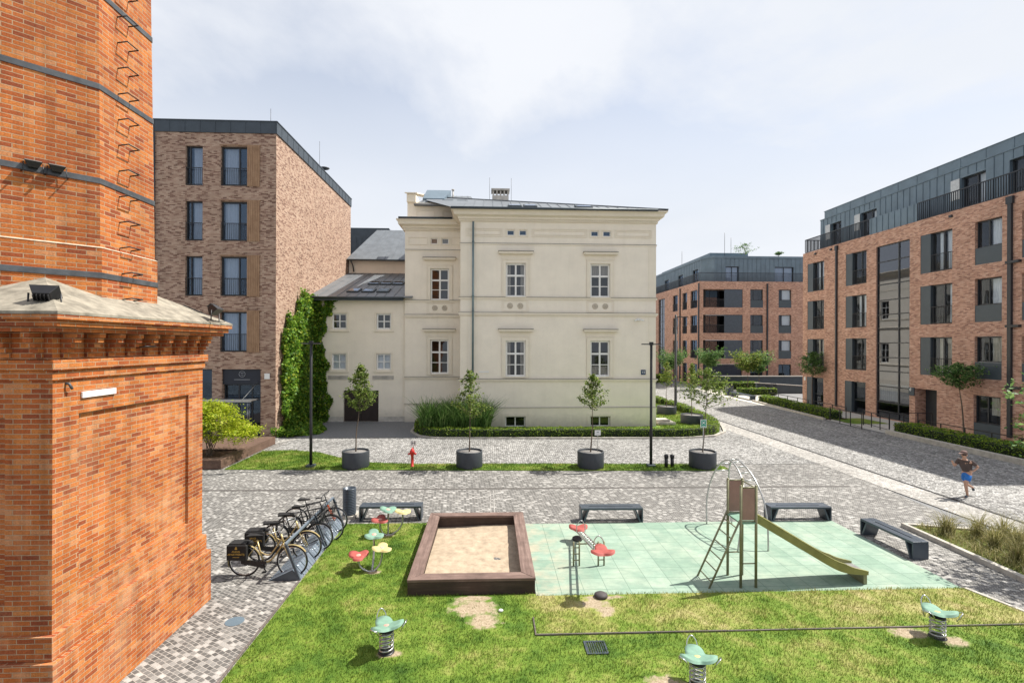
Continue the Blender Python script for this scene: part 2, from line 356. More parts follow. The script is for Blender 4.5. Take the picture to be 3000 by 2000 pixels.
# ------------------------------------------------------------------ mesh builder
class MB:
    def __init__(s): s.v = []; s.f = []; s.m = []; s.sm = []; s.mi = 0; s.smooth = False
    def add(s, vs, fs):
        n = len(s.v); s.v += [tuple(v) for v in vs]
        for f in fs:
            s.f.append([i+n for i in f]); s.m.append(s.mi); s.sm.append(s.smooth)
        return s
    def poly(s, *p): return s.add(p, [list(range(len(p)))])
    def hexa(s, p): return s.add(p, [(0,3,2,1),(4,5,6,7),(0,1,5,4),(1,2,6,5),(2,3,7,6),(3,0,4,7)])
    def box(s, x0,y0,z0,x1,y1,z1):
        return s.hexa([(x0,y0,z0),(x1,y0,z0),(x1,y1,z0),(x0,y1,z0),(x0,y0,z1),(x1,y0,z1),(x1,y1,z1),(x0,y1,z1)])
    def bar(s, p0, p1, w, h, up=(0,0,1)):
        a, b = Vector(p0), Vector(p1); d = (b-a).normalized(); u = Vector(up)
        x = d.cross(u)
        if x.length < 1e-4: x = d.cross(Vector((1,0,0)))
        x.normalize(); y = x.cross(d).normalized(); x = x*w/2; y = y*h/2
        return s.hexa([a-x-y, a+x-y, b+x-y, b-x-y, a-x+y, a+x+y, b+x+y, b-x+y])
    def tube(s, pts, r, n=8, closed=False):
        P = [Vector(p) for p in pts]; k = len(P)
        rr = r if isinstance(r, (list, tuple)) else [r]*k
        vs = []; ref = None
        for i in range(k):
            if closed: t = (P[(i+1) % k]-P[i-1]).normalized()
            else: t = (P[min(i+1, k-1)]-P[max(i-1, 0)]).normalized()
            if ref is None:
                ref = t.cross(Vector((0,0,1)))
                if ref.length < 1e-3: ref = t.cross(Vector((1,0,0)))
            x = (ref - t*ref.dot(t)).normalized(); ref = x; y = t.cross(x)
            for j in range(n):
                a = 2*math.pi*j/n; vs.append(P[i]+(x*math.cos(a)+y*math.sin(a))*rr[i])
        fs = []
        for i in range(k if closed else k-1):
            for j in range(n):
                i2 = (i+1) % k
                fs.append((i*n+j, i*n+(j+1) % n, i2*n+(j+1) % n, i2*n+j))
        if not closed: fs += [list(range(n))[::-1], [(k-1)*n+j for j in range(n)]]
        sm = s.smooth; s.smooth = True; s.add(vs, fs); s.smooth = sm; return s
    def cyl(s, p0, p1, r0, r1=None, n=12): return s.tube([p0, p1], [r0, r0 if r1 is None else r1], n)
    def lathe(s, prof, c=(0,0,0), n=24, smooth=True):
        vs = []; k = len(prof)
        for r, z in prof:
            for j in range(n):
                a = 2*math.pi*j/n; vs.append((c[0]+r*math.cos(a), c[1]+r*math.sin(a), c[2]+z))
        fs = [(i*n+j, i*n+(j+1) % n, (i+1)*n+(j+1) % n, (i+1)*n+j) for i in range(k-1) for j in range(n)]
        fs += [list(range(n))[::-1], [(k-1)*n+j for j in range(n)]]
        sm = s.smooth; s.smooth = smooth; s.add(vs, fs); s.smooth = sm; return s
    def ball(s, c, r, nu=14, nv=8, M4=None):
        vs = []; fs = []
        r = r if isinstance(r, (tuple, list)) else (r, r, r)
        for i in range(nv+1):
            t = math.pi*i/nv
            for j in range(nu):
                a = 2*math.pi*j/nu; p = Vector((r[0]*math.sin(t)*math.cos(a), r[1]*math.sin(t)*math.sin(a), r[2]*math.cos(t)))
                if M4 is not None: p = M4 @ p
                vs.append(p+Vector(c))
        for i in range(nv):
            for j in range(nu): fs.append((i*nu+j, (i+1)*nu+j, (i+1)*nu+(j+1) % nu, i*nu+(j+1) % nu))
        sm = s.smooth; s.smooth = True; s.add(vs, fs); s.smooth = sm; return s
    def prism(s, poly, z0, z1):
        n = len(poly); vs = [(x, y, z0) for x, y in poly]+[(x, y, z1) for x, y in poly]
        return s.add(vs, [list(range(n))[::-1], list(range(n, 2*n))]+[(i, (i+1) % n, (i+1) % n+n, i+n) for i in range(n)])
    def extr(s, pts, vec):
        n = len(pts); v = Vector(vec); vs = [Vector(p) for p in pts]; vs += [p+v for p in vs]
        return s.add(vs, [list(range(n))[::-1], list(range(n, 2*n))]+[(i, (i+1) % n, (i+1) % n+n, i+n) for i in range(n)])
    def build(s, name, mats, parent=None, bevel=0, smooth_all=None):
        me = bpy.data.meshes.new(name)
        me.from_pydata(s.v, [], s.f)
        if not isinstance(mats, (list, tuple)): mats = [mats]
        for m in mats: me.materials.append(m)
        me.polygons.foreach_set('material_index', s.m)
        me.polygons.foreach_set('use_smooth', s.sm if smooth_all is None else [smooth_all]*len(s.f))
        uv = me.uv_layers.new(name='UVMap'); buf = np.zeros(len(me.loops)*2, dtype=np.float32)
        co = s.v
        for p in me.polygons:
            n = p.normal
            if abs(n.z) > .75: tx, ty, fl = 1, 0, True
            else:
                l = math.hypot(n.x, n.y); tx, ty, fl = -n.y/l, n.x/l, False
            for li in p.loop_indices:
                x, y, z = co[me.loops[li].vertex_index]
                if fl: buf[2*li] = x; buf[2*li+1] = y
                else: buf[2*li] = x*tx+y*ty; buf[2*li+1] = z
        uv.data.foreach_set('uv', buf)
        me.update()
        o = bpy.data.objects.new(name, me)
        return link(o, parent, bevel)
def wloc(o):
    v = Vector((0,0,0))
    while o is not None: v += o.location; o = o.parent
    return v
def link(o, parent=None, bevel=0):
    C.objects.link(o)
    if parent is not None:
        o.location = -wloc(parent); o.parent = parent
    if bevel:
        b = o.modifiers.new('bevel', 'BEVEL'); b.width = bevel; b.segments = 2; b.limit_method = 'ANGLE'; b.angle_limit = R(40)
    return o
def tag(o, label, cat, group=None):
    o['label'] = label; o['category'] = cat
    if group: o['group'] = group
    return o
def thing(name, label, cat, loc=(0,0,0), group=None):
    o = bpy.data.objects.new(name, None); o.empty_display_size = .2; C.objects.link(o); o.location = loc
    return tag(o, label, cat, group)
def struct(o, kind='structure'):
    o['kind'] = kind; return o
def kids(o): return [c for c in bpy.data.objects if c.parent == o]
def copy_tree(o, parent=None):
    c = o.copy(); C.objects.link(c)
    if parent is not None: c.parent = parent
    for ch in kids(o): copy_tree(ch, c)
    return c
def place(o, loc, rz=0, s=1):
    o.location = loc; o.rotation_euler = (0, 0, rz); o.scale = (s, s, s); return o
def text(body, size, mat, name, parent, origin, ux, uz, depth=.004, align='CENTER'):
    cu = bpy.data.curves.new('tmp', 'FONT'); cu.body = body; cu.size = size; cu.extrude = depth
    cu.align_x = align; cu.align_y = 'CENTER'; cu.resolution_u = 3
    t = bpy.data.objects.new('tmp', cu); C.objects.link(t)
    me = bpy.data.meshes.new_from_object(t.evaluated_get(bpy.context.evaluated_depsgraph_get()))
    bpy.data.objects.remove(t); bpy.data.curves.remove(cu)
    X, Z = Vector(ux), Vector(uz); Nn = X.cross(Z)
    m4 = Matrix((X, Z, Nn)).transposed().to_4x4(); m4.translation = Vector(origin)
    me.transform(m4); me.materials.clear(); me.materials.append(mat); me.name = name
    return link(bpy.data.objects.new(name, me), parent)
def npmesh(name, verts, npoly, side, mat, parent=None, smooth=False):
    me = bpy.data.meshes.new(name); nv = len(verts)
    me.vertices.add(nv); me.vertices.foreach_set('co', np.asarray(verts, dtype=np.float32).ravel())
    me.loops.add(nv); me.loops.foreach_set('vertex_index', np.arange(nv, dtype=np.int32))
    me.polygons.add(npoly); me.polygons.foreach_set('loop_start', np.arange(npoly, dtype=np.int32)*side)
    me.polygons.foreach_set('loop_total', np.full(npoly, side, dtype=np.int32))
    me.update(calc_edges=True); me.validate(); me.materials.append(mat)
    return link(bpy.data.objects.new(name, me), parent)
def leaves(name, pts, size, mat, parent=None, seed=1, up=.5, aspect=.55, jit=.35):
    g = np.random.default_rng(seed); P = np.asarray(pts, dtype=np.float64); n = len(P)
    nr = g.normal(size=(n,3)); nr[:,2] = np.abs(nr[:,2])+up; nr /= np.linalg.norm(nr, axis=1)[:,None]
    a = g.normal(size=(n,3)); a -= nr*np.sum(a*nr, axis=1)[:,None]; a /= np.linalg.norm(a, axis=1)[:,None]
    b = np.cross(nr, a); s = size*(1+jit*(g.random(n)*2-1))[:,None]
    V = np.stack([P-a*s, P-b*s*aspect-a*s*.1+nr*s*.12, P+a*s, P+b*s*aspect-a*s*.1+nr*s*.12], axis=1).reshape(-1,3)
    return npmesh(name, V, n, 4, mat, parent)
def blades(name, pts, h, w, mat, parent=None, seed=1, lean=.5, droop=False, hj=.4):
    g = np.random.default_rng(seed); P = np.asarray(pts, dtype=np.float64); n = len(P)
    cl = np.sin(P[:,0]*3.1+P[:,1]*1.7)+np.sin(P[:,0]*7.3-P[:,1]*5.9+1)+np.sin(P[:,0]*1.3-P[:,1]*11.1+2)*.7
    H = h*(1+hj*(g.random(n)*2-1))*(1+.16*cl); an = g.random(n)*2*np.pi; la = g.random(n)*2*np.pi
    L = H*lean*g.random(n)
    d = np.stack([np.cos(an), np.sin(an), 0*an], axis=1)*w; lv = np.stack([np.cos(la)*L, np.sin(la)*L, 0*la], axis=1)
    up = np.zeros((n,3)); up[:,2] = H
    if not droop:
        V = np.stack([P-d, P+d, P+lv+up], axis=1).reshape(-1,3); return npmesh(name, V, n, 3, mat, parent)
    m1 = P+lv*.35+up*.62; tip = P+lv*1.25+up*.97
    V = np.stack([P-d, P+d, m1+d*.8, m1-d*.8, m1-d*.8, m1+d*.8, tip+d*.1, tip-d*.1], axis=1).reshape(-1,3)
    return npmesh(name, V, 2*n, 4, mat, parent)

class PL:
    """a vertical plane: origin, unit vector along it, outward normal"""
    def __init__(s, o, u, n): s.o = o; s.u = u; s.n = n
    def pt(s, u, z, d=0): return (s.o[0]+s.u[0]*u-s.n[0]*d, s.o[1]+s.u[1]*u-s.n[1]*d, z)
    def box(s, mb, u0, u1, z0, z1, d0, d1):
        mb.hexa([s.pt(u0,z0,d0), s.pt(u1,z0,d0), s.pt(u1,z0,d1), s.pt(u0,z0,d1), s.pt(u0,z1,d0), s.pt(u1,z1,d0), s.pt(u1,z1,d1), s.pt(u0,z1,d1)])
    def wall(s, mb, u0, u1, z0, z1, holes, dep):
        us = sorted({u0, u1, *[h[0] for h in holes], *[h[1] for h in holes]}); zs = sorted({z0, z1, *[h[2] for h in holes], *[h[3] for h in holes]})
        us = [u for u in us if u0 <= u <= u1]; zs = [z for z in zs if z0 <= z <= z1]
        for a, b in zip(us, us[1:]):
            for c, d in zip(zs, zs[1:]):
                mu, mz = (a+b)/2, (c+d)/2
                if any(h[0] < mu < h[1] and h[2] < mz < h[3] for h in holes): continue
                mb.poly(s.pt(a,c), s.pt(b,c), s.pt(b,d), s.pt(a,d))
        for h in holes:
            D = h[4] if len(h) > 4 else dep
            a, b, c, d = h[:4]
            mb.poly(s.pt(a,c), s.pt(a,d), s.pt(a,d,D), s.pt(a,c,D)); mb.poly(s.pt(b,c), s.pt(b,d), s.pt(b,d,D), s.pt(b,c,D))
            mb.poly(s.pt(a,d), s.pt(b,d), s.pt(b,d,D), s.pt(a,d,D)); mb.poly(s.pt(a,c), s.pt(b,c), s.pt(b,c,D), s.pt(a,c,D))
def window(par, P, u0, u1, z0, z1, dep, vs=(), hs=(), fw=.06, bw=.035, fm=None, gm=None, curt=None, cm=None, room=None, name='window', deep=.9, rail=None, sill=None):
    fm = fm or M['frame']; gm = gm or M['glass']; room = room or M['inside']
    mb = MB(); d0, d1 = dep-.05, dep+.03
    e = .003
    for a, b in ((u0+e, u0+fw), (u1-fw, u1-e)): P.box(mb, a, b, z0+e, z1-e, d0, d1)
    for a, b in ((z0+e, z0+fw), (z1-fw, z1-e)): P.box(mb, u0+fw, u1-fw, a, b, d0+.002, d1)
    W, Hh = u1-u0, z1-z0
    for f in vs: P.box(mb, u0+W*f-bw, u0+W*f+bw, z0+fw, z1-fw, d0+.004, d1)
    for f in hs: P.box(mb, u0+fw, u1-fw, z0+Hh*f-bw*.8, z0+Hh*f+bw*.8, d0+.006, d1)
    mb.mi = 1
    E = dep+deep; i = .002
    a, b, c, d = u0+i, u1-i, z0+i, z1-i
    s = dep+.031
    mb.poly(P.pt(a,c,E), P.pt(b,c,E), P.pt(b,d,E), P.pt(a,d,E))
    for q in (((a,c),(a,d)), ((b,c),(b,d)), ((a,d),(b,d)), ((a,c),(b,c))):
        mb.poly(P.pt(*q[0], s), P.pt(*q[1], s), P.pt(*q[1], E), P.pt(*q[0], E))
    w = mb.build(name, [fm, room], par)
    g = MB(); g.poly(P.pt(u0+fw*.5, z0+fw*.5, dep), P.pt(u1-fw*.5, z0+fw*.5, dep), P.pt(u1-fw*.5, z1-fw*.5, dep), P.pt(u0+fw*.5, z1-fw*.5, dep))
    g.build('pane', gm, w)
    for (f0, f1, g0, g1) in (curt or ()):
        cmb = MB(); cmb.smooth = True
        n = max(8, int((f1-f0)*W/.035)); top = []; bot = []; fs = []
        for k in range(n+1):
            u = u0+fw*.6+(W-fw*1.2)*(f0+(f1-f0)*k/n); dd = dep+.12+.03*math.sin(k*1.15+f0*9)+.012*math.sin(k*2.7)
            bot.append(P.pt(u, z0+.03+Hh*g0, dd)); top.append(P.pt(u, z0-.03+Hh*g1, dd))
        for k in range(n): fs.append((k, k+1, n+2+k, n+1+k))
        cmb.add(bot+top, fs); cmb.build('curtain', cm or M['curtain'], w)
    if rail:
        rmb = MB(); r0, r1, hz = rail
        for zz in (z0+.06, z0+hz): P.box(rmb, r0, r1, zz-.018, zz+.018, -.01, .025)
        k = max(2, int((r1-r0)/.11))
        for j in range(k+1):
            u = r0+(r1-r0)*j/k; P.box(rmb, u-.008, u+.008, z0+.079, z0+hz-.019, 0, .016)
        rmb.build('railing', M['black'], w)
    return w
# ------------------------------------------------------------------ ground and paving
def sheet(name, poly, z, mat, kind='structure'):
    mb = MB(); mb.poly(*[(x, y, z) for x, y in poly]); return struct(mb.build(name, mat), kind)
def slab(name, poly, z0, z1, mat, kind='structure'):
    mb = MB(); mb.prism(poly, z0, z1); return struct(mb.build(name, mat), kind)
sheet('ground', [(-900,-300),(900,-300),(900,1200),(-900,1200)], -.02, M['asphalt'])
sheet('plaza_paving', [(-40,-12),(11.0,-12),(15.0,20.4),(15.0,22.0),(-40,22.4)], 0, M['setts'])
sheet('cobbled_road', [(-11.4,22.35),(15.0,22.02),(15.0,-12),(23.7,-12),(23.7,90),(12,90),(12,28.9),(-11.4,28.9)], .004, M['cobble'])
sheet('yard_paving', [(-40,22.0),(-11.0,22.0),(-10.9,29.2),(-10.9,34.9),(-40,34.9)], .006, M['setts'])
sheet('path', [(23.9,-12),(28.6,-12),(28.6,60),(23.9,60)], .006, M['socle'])
sheet('driveway', [(-11.0,28.9),(-4.2,28.9),(-4.2,34.85),(-11.0,34.85)], .012, M['asphalt'])
# smooth granite bands and slot drain along the street, darker channel across the plaza
sheet('stone_band', [(14.75,2),(15.95,2),(16.0,60),(14.8,60)], .008, M['paleset'])
sheet('drain_channel', [(16.0,2),(16.12,2),(16.2,60),(16.08,60)], .010, M['black'])
sheet('stone_line', [(21.4,2),(21.55,2),(21.7,70),(21.55,70)], .012, M['paleset'])
sheet('paving_channel', [(-11,18.62),(13.6,18.42),(13.6,18.6),(-11,18.8)], .004, plain('channel_stone', (.085,.077,.07), .8, 0, .3, 9))
for x in (.02,.14): sheet('paving_line', [(x,15.2),(x+.035,15.2),(x,18.4),(x-.035,18.4)], .005, M['paleset'])
mb = MB()
for k in range(20):
    a0 = math.pi*(.62+.02*k); a1 = a0+math.pi*.02
    mb.poly(*[(-9.2+r*math.cos(a)*1.0, 27.0+r*math.sin(a)*.9, .0125) for r, a in ((2.3,a0),(2.42,a0),(2.42,a1),(2.3,a1))])
struct(mb.build('curved_stone_line', M['paleband']))

# lawns
FRONT = [(-4.25,15.05),(-4.2,5.5),(11.1,5.5),(10.75,9.3),(10.35,10.62),(.98,10.62),(.98,10.7),(-1.75,10.7),(-1.75,15.05)]
slab('lawn', FRONT, -.03, .03, M['turf'])
STRIP = [(-11.2,21.75),(-11.2,25.3),(-9.9,25.5),(-8.4,25.0),(-6.9,23.7),(-5.4,22.8),(-3.4,22.45),(3,22.3),(9.4,22.0),(10.2,21.6),(10.2,21.15),(9.6,20.95),(3,21.15),(-5,21.5)]
slab('lawn_strip', STRIP, -.03, .035, M['turf'])
ISL = [(-4.6,34.5),(-4.5,30.6),(-3.9,29.3),(-3.0,28.75),(2,28.55),(10.8,28.35),(12.8,28.9),(14.0,30.2),(14.8,32.2),(15.4,36),(15.9,41.5),(15.6,47),(11,47),(10.9,33),(-2,33)]
slab('island_bed', ISL, -.03, .05, M['turf'])
slab('hedge_bed', [(23.9,35.0),(25.6,35.0),(26.6,46.6),(24.9,46.6)], -.03, .05, M['mulch'])
slab('hedge_bed', [(23.9,12),(26.2,12),(26.2,29.6),(24.2,29.6)], -.03, .05, M['mulch'])
slab('verge_lawn', [(25.75,35.5),(27.0,35.5),(27.0,33.0),(24.6,33.0),(24.4,35.0)], -.03, .03, M['turf'])
# kerbs
def kerb(name, pts, w, z0, z1, mat, closed=False):
    mb = MB(); n = len(pts); L = []; Rr = []
    for i in range(n):
        a = Vector(pts[max(i-1,0)]); b = Vector(pts[min(i+1,n-1)]); t = (b-a).normalized(); nn = Vector((-t.y, t.x))*w/2; p = Vector(pts[i])
        L.append(p+nn); Rr.append(p-nn)
    for i in range(n-1):
        a, b, c, d = Rr[i], Rr[i+1], L[i+1], L[i]
        mb.hexa([(a.x,a.y,z0),(b.x,b.y,z0),(c.x,c.y,z0),(d.x,d.y,z0),(a.x,a.y,z1),(b.x,b.y,z1),(c.x,c.y,z1),(d.x,d.y,z1)])
    return struct(mb.build(name, mat, bevel=.012))
kerb('kerb', [(-4.85,34.4),(-4.75,30.6),(-4.1,29.15),(-3.0,28.5),(2,28.3),(10.8,28.1),(13.0,28.7),(14.25,30.05),(15.05,32.1),(15.65,36),(16.15,41.5),(15.85,47)], .16, -.02, .10, M['kerb'])
kerb('kerb', [(23.85,12),(23.85,20),(23.85,25.5),(23.85,29.3)], .22, -.02, .26, M['kerb'])
kerb('kerb', [(23.8,34.9),(24.2,40),(24.75,46.5)], .18, -.02, .14, M['kerb'])
kerb('kerb', [(-4.26,5.5),(-4.28,11.5)], .04, -.02, .033, M['edging'])
kerb('kerb', [(11.14,5.5),(10.80,9.3),(10.42,10.62)], .09, -.02, .045, M['kerb'])
kerb('kerb', [(12.12,4),(12.05,8),(12.1,11),(12.16,14.3),(15.2,13.4)], .16, -.02, .12, M['kerb'])
slab('planting_bed', [(12.2,4),(16.5,4),(15.4,13.3),(12.25,14.2)], -.03, .07, M['bedsoil'])
sheet('kerb_joint', [(23.9,29.35),(24.3,29.35),(24.3,34.8),(23.9,34.8)], .012, M['paleband'])

# bare sandy patches in the turf
def blob(name, cx, cy, rx, ry, z, mat, seed, n=26):
    g = random.Random(seed); ph = [g.random()*6.28 for _ in range(4)]
    mb = MB(); pts = []
    for k in range(n):
        a = 2*math.pi*k/n; f = 1+.16*math.sin(2*a+ph[0])+.12*math.sin(3*a+ph[1])+.08*math.sin(5*a+ph[2])+.06*math.sin(9*a+ph[3])
        pts.append((cx+rx*f*math.cos(a), cy+ry*f*math.sin(a), z))
    mb.poly(*pts); return struct(mb.build(name, mat))
def inpoly(P, poly):
    x, y = P[:,0], P[:,1]; ins = np.zeros(len(P), bool); n = len(poly)
    for i in range(n):
        x0, y0 = poly[i]; x1, y1 = poly[(i+1) % n]
        c = ((y0 > y) != (y1 > y)) & (x < (x1-x0)*(y-y0)/(y1-y0+1e-12)+x0); ins ^= c
    return ins
def scatter(poly, dens, seed, z):
    g = np.random.default_rng(seed); xs = [p[0] for p in poly]; ys = [p[1] for p in poly]
    A = (max(xs)-min(xs))*(max(ys)-min(ys)); n = int(A*dens)
    P = np.stack([g.uniform(min(xs), max(xs), n), g.uniform(min(ys), max(ys), n)], axis=1); P = P[inpoly(P, poly)]
    return np.concatenate([P, np.full((len(P),1), z)], axis=1)
def thin(P, seed=3):
    g = np.random.default_rng(seed); keep = np.ones(len(P), bool)
    for (x, y, rx, ry, sd) in PATCH:
        q = ((P[:,0]-x)/rx)**2+((P[:,1]-y)/ry)**2
        keep &= ~((q < 1.15) & (g.random(len(P)) < np.clip(1.25-q*.5, .3, .97)))
    return P[keep]
g1 = scatter([(-4.22,15.05),(-4.2,6.6),(11.0,6.6),(10.75,9.3),(10.35,10.66),(.98,10.66),(.98,10.7),(-1.75,10.7),(-1.75,15.05)], 1500, 11, .03)
struct(blades('lawn_grass', thin(g1), .042, .0055, M['blade'], None, 5, .9), 'stuff')
struct(blades('verge_grass', scatter(STRIP, 700, 12, .035), .06, .010, M['blade'], None, 6, .8), 'stuff')
struct(blades('bed_grass', scatter([(12.25,6),(16.3,6),(15.3,13.2),(12.3,14.1)], 420, 14, .07), .16, .008, M['tuft'], None, 8, 1.1, True, .5), 'stuff')
gi = scatter([(10.9,30),(13.5,31),(14.6,36),(15,46),(11,46)], 300, 13, .05)
struct(blades('island_grass', gi, .07, .014, M['blade'], None, 7, .8), 'stuff')

# rubber play surface
slab('play_surface', [(.985,10.64),(10.36,10.62),(10.36,14.86),(1.02,14.9)], -.03, .022, M['tiles'])

# ------------------------------------------------------------------ orange brick chimney
CX, CY = -7.74, 8.89
ch = thing('brick_chimney', 'tall orange brick chimney on a square corniced base, ringed by iron bands', 'chimney', (CX, CY, 0))
XF, YF, HB = -5.95, 7.11, 1.79
mb = MB()
Pe = PL((XF, 0), (0, 1), (1, 0)); Ps = PL((0, YF), (1, 0), (0, -1))
Pe.wall(mb, YF, CY+HB, 1.38, 4.83, [(7.55, 10.2, 1.79, 4.33, .05)], .05)
mb.poly(Pe.pt(7.55,1.79,.05), Pe.pt(10.2,1.79,.05), Pe.pt(10.2,4.33,.05), Pe.pt(7.55,4.33,.05))
Ps.wall(mb, CX-HB, XF, 1.38, 4.83, [(CX-1.4, XF-.62, 1.79, 4.33, .05)], .05)
mb.poly(Ps.pt(CX-1.4,1.79,.05), Ps.pt(XF-.62,1.79,.05), Ps.pt(XF-.62,4.33,.05), Ps.pt(CX-1.4,4.33,.05))
for nrm, o in (((-1,0), (CX-HB,0)), ):
    p = PL(o, (0,1), nrm); p.wall(mb, YF, CY+HB, 1.38, 4.83, [], 0)
PL((0, CY+HB), (1,0), (0,1)).wall(mb, CX-HB, XF, 1.38, 4.83, [], 0)
def sq(mb, h, z0, z1): mb.box(CX-h, CY-h, z0, CX+h, CY+h, z1)
sq(mb, HB+.06, 1.05, 1.38); sq(mb, HB+.12, -.02, 1.048)
mb.build('base', M['chim'], ch, bevel=.008)
mb = MB(); sq(mb, HB+.035, 4.832, 4.968); sq(mb, HB+.075, 4.97, 5.11); sq(mb, HB+.02, 5.112, 5.49); sq(mb, HB+.28, 5.492, 5.56); sq(mb, HB+.35, 5.562, 5.645); sq(mb, HB+.40, 5.647, 5.715)
mb.build('cornice', M['chim'], ch, bevel=.008)
def corbel(x, y, dx, dy):
    mb = MB()
    for k, (pr, z0, z1) in enumerate(((.05,5.14,5.208),(.095,5.21,5.278),(.145,5.28,5.348),(.195,5.35,5.418),(.225,5.42,5.489))):
        w = .058
        if dx: mb.box(x, y-w, z0, x+dx*(pr), y+w, z1)
        else: mb.box(x-w, y+dy*pr, z0, x+w, y, z1)
    mb.build('corbel', M['chim'], ch, bevel=.006)
for k in range(9): corbel(XF+.022, 7.26+k*.41, 1, 0)
for k in range(6): corbel(XF-.15-k*.41, YF-.022, 0, -1)
mb = MB(); h0, h1 = HB+.405, 1.0
mb.smooth = False
A = [(CX-h0,CY-h0,5.717),(CX+h0,CY-h0,5.717),(CX+h0,CY+h0,5.717),(CX-h0,CY+h0,5.717)]
A2 = [(x, y, 5.755) for x, y, z in A]; B = [(CX-h1,CY-h1,6.385),(CX+h1,CY-h1,6.385),(CX+h1,CY+h1,6.385),(CX-h1,CY+h1,6.385)]
mb.add(A+A2+B, [(0,1,5,4),(1,2,6,5),(2,3,7,6),(3,0,4,7),(4,5,9,8),(5,6,10,9),(6,7,11,10),(7,4,8,11),(3,2,1,0)])
mb.build('concrete_cap', M['concrete'], ch)
def octo(r): return [(CX+r/math.cos(R(22.5))*math.cos(R(22.5+45*k)), CY+r/math.cos(R(22.5))*math.sin(R(22.5+45*k))) for k in range(8)]
mb = MB()
def oring(mb, r0, z0, r1, z1, caps=False):
    a = [(x,y,z0) for x,y in octo(r0)]; b = [(x,y,z1) for x,y in octo(r1)]
    mb.add(a+b, [(k,(k+1)%8,(k+1)%8+8,k+8) for k in range(8)]+([list(range(8))[::-1], list(range(8,16))] if caps else []))
oring(mb, 1.60, 5.9, 1.60, 6.85, True); oring(mb, 1.565, 6.852, 1.36, 22, True)
mb.build('shaft', M['chim'], ch)
mb = MB(); oring(mb, 1.606, 6.842, 1.58, 6.862, True); mb.build('mortar_ledge', plain('lime_mortar', (.50,.43,.33), .9, 0, .3, 12, .4, 40), ch)
for k in range(8):
    z = 6.41+1.497*k; r = (1.60 if k == 0 else 1.565-(z-6.85)*.0136)+.014
    mb = MB(); oring(mb, r, z-.045, r-.001, z+.045, True); mb.build('iron_band', M['band'], ch, bevel=.004)
for k in range(17):
    z = 6.09+.4275*k if k < 30 else 0
    xr = (CX+1.60 if z < 6.85 else CX+1.565-(z-6.85)*.0136)
    mb = MB(); mb.tube([(xr-.03,8.66,z-.03),(xr+.16,8.66,z),(xr+.16,8.92,z),(xr-.03,8.92,z-.03)], .011, 6); mb.build('climbing_rung', M['black'], ch)
mb = MB(); mb.tube([(XF-.03,8.70,5.26),(XF+.17,8.70,5.29),(XF+.17,8.96,5.29),(XF-.03,8.96,5.26)], .011, 6); mb.build('climbing_rung', M['black'], ch)
mb = MB(); mb.tube([(XF-.02,7.32,4.78),(XF+.05,7.32,4.77),(XF+.06,7.34,4.72),(XF+.055,7.36,4.70)], .018, 6); mb.build('wall_hook', M['band'], ch)
mb = MB(); mb.tube([(CX+1.62,CY+1.42,6.10),(XF+.2,CY+HB+.2,5.84),(XF+.33,CY+HB+.3,5.77)], .012, 6); mb.build('cable', M['black'], ch)
mb = MB(); Pe.box(mb, 7.58, 8.24, 4.545, 4.635, -.03, -.004)
tag(mb.build('wall_plate', M['sign'], bevel=.004), 'long blank white plate fixed to the orange brick chimney base', 'plate')

def floodlight(label, loc, yaw, tilt, stand=True):
    t = thing('floodlight', label, 'floodlight', (0,0,0), 'black floodlights on the chimney')
    mb = MB(); m4 = Matrix.Rotation(tilt, 3, 'X')
    def tr(p): return m4 @ Vector(p)+Vector((0,0,.22))
    prof = [(-.16,-.05,-.10),(.16,-.05,-.10),(.16,-.05,.10),(-.16,-.05,.10),(-.09,.10,-.06),(.09,.10,-.06),(.09,.10,.06),(-.09,.10,.06)]
    mb.hexa([tr(prof[i]) for i in (0,1,5,4,3,2,6,7)])
    for k in range(5): mb.hexa([tr(p) for p in [(-.08+.04*k-.004,.095,-.05),(-.08+.04*k+.004,.095,-.05),(-.08+.04*k+.004,.14,-.05),(-.08+.04*k-.004,.14,-.05),(-.08+.04*k-.004,.095,.05),(-.08+.04*k+.004,.095,.05),(-.08+.04*k+.004,.14,.05),(-.08+.04*k-.004,.14,.05)]])
    mb.build('housing', M['black'], t, bevel=.006)
    mb = MB(); mb.hexa([tr(p) for p in [(-.15,-.056,-.09),(.15,-.056,-.09),(.15,-.051,-.09),(-.15,-.051,-.09),(-.15,-.056,.09),(.15,-.056,.09),(.15,-.051,.09),(-.15,-.051,.09)]])
    mb.build('lens', M['inside2'], t)
    mb = MB(); mb.tube([(-.17,0,.22),(-.18,0,0),(.18,0,0),(.17,0,.22)], .012, 6); mb.bar((-.2,-.1,.0),(-.2,.1,0),.03,.012); mb.bar((.2,-.1,0),(.2,.1,0),.03,.012)
    mb.build('bracket', M['black'], t)
    place(t, loc, yaw); return t
floodlight('black floodlight standing on the near corner of the chimney cap', (-5.98, 7.02, 5.79), R(200), R(-35))
floodlight('black floodlight leaning out over the far corner of the chimney cap', (-5.56, 10.42, 5.79), R(95), R(50))
# pair clamped to the second band (faces the diagonal side)
for lab, s in (('left one of two black floodlights clamped to the upper chimney band', -.13), ('right one of two black floodlights clamped to the upper chimney band', .13)):
    dx, dy = math.cos(R(-45)), math.sin(R(-45)); r = 1.56
    f = floodlight(lab, (CX+dx*r+s*.707+dx*.05, CY+dy*r+s*.707+dy*.05, 7.84), R(45), R(-70)); f.scale = (.62,.62,.62)

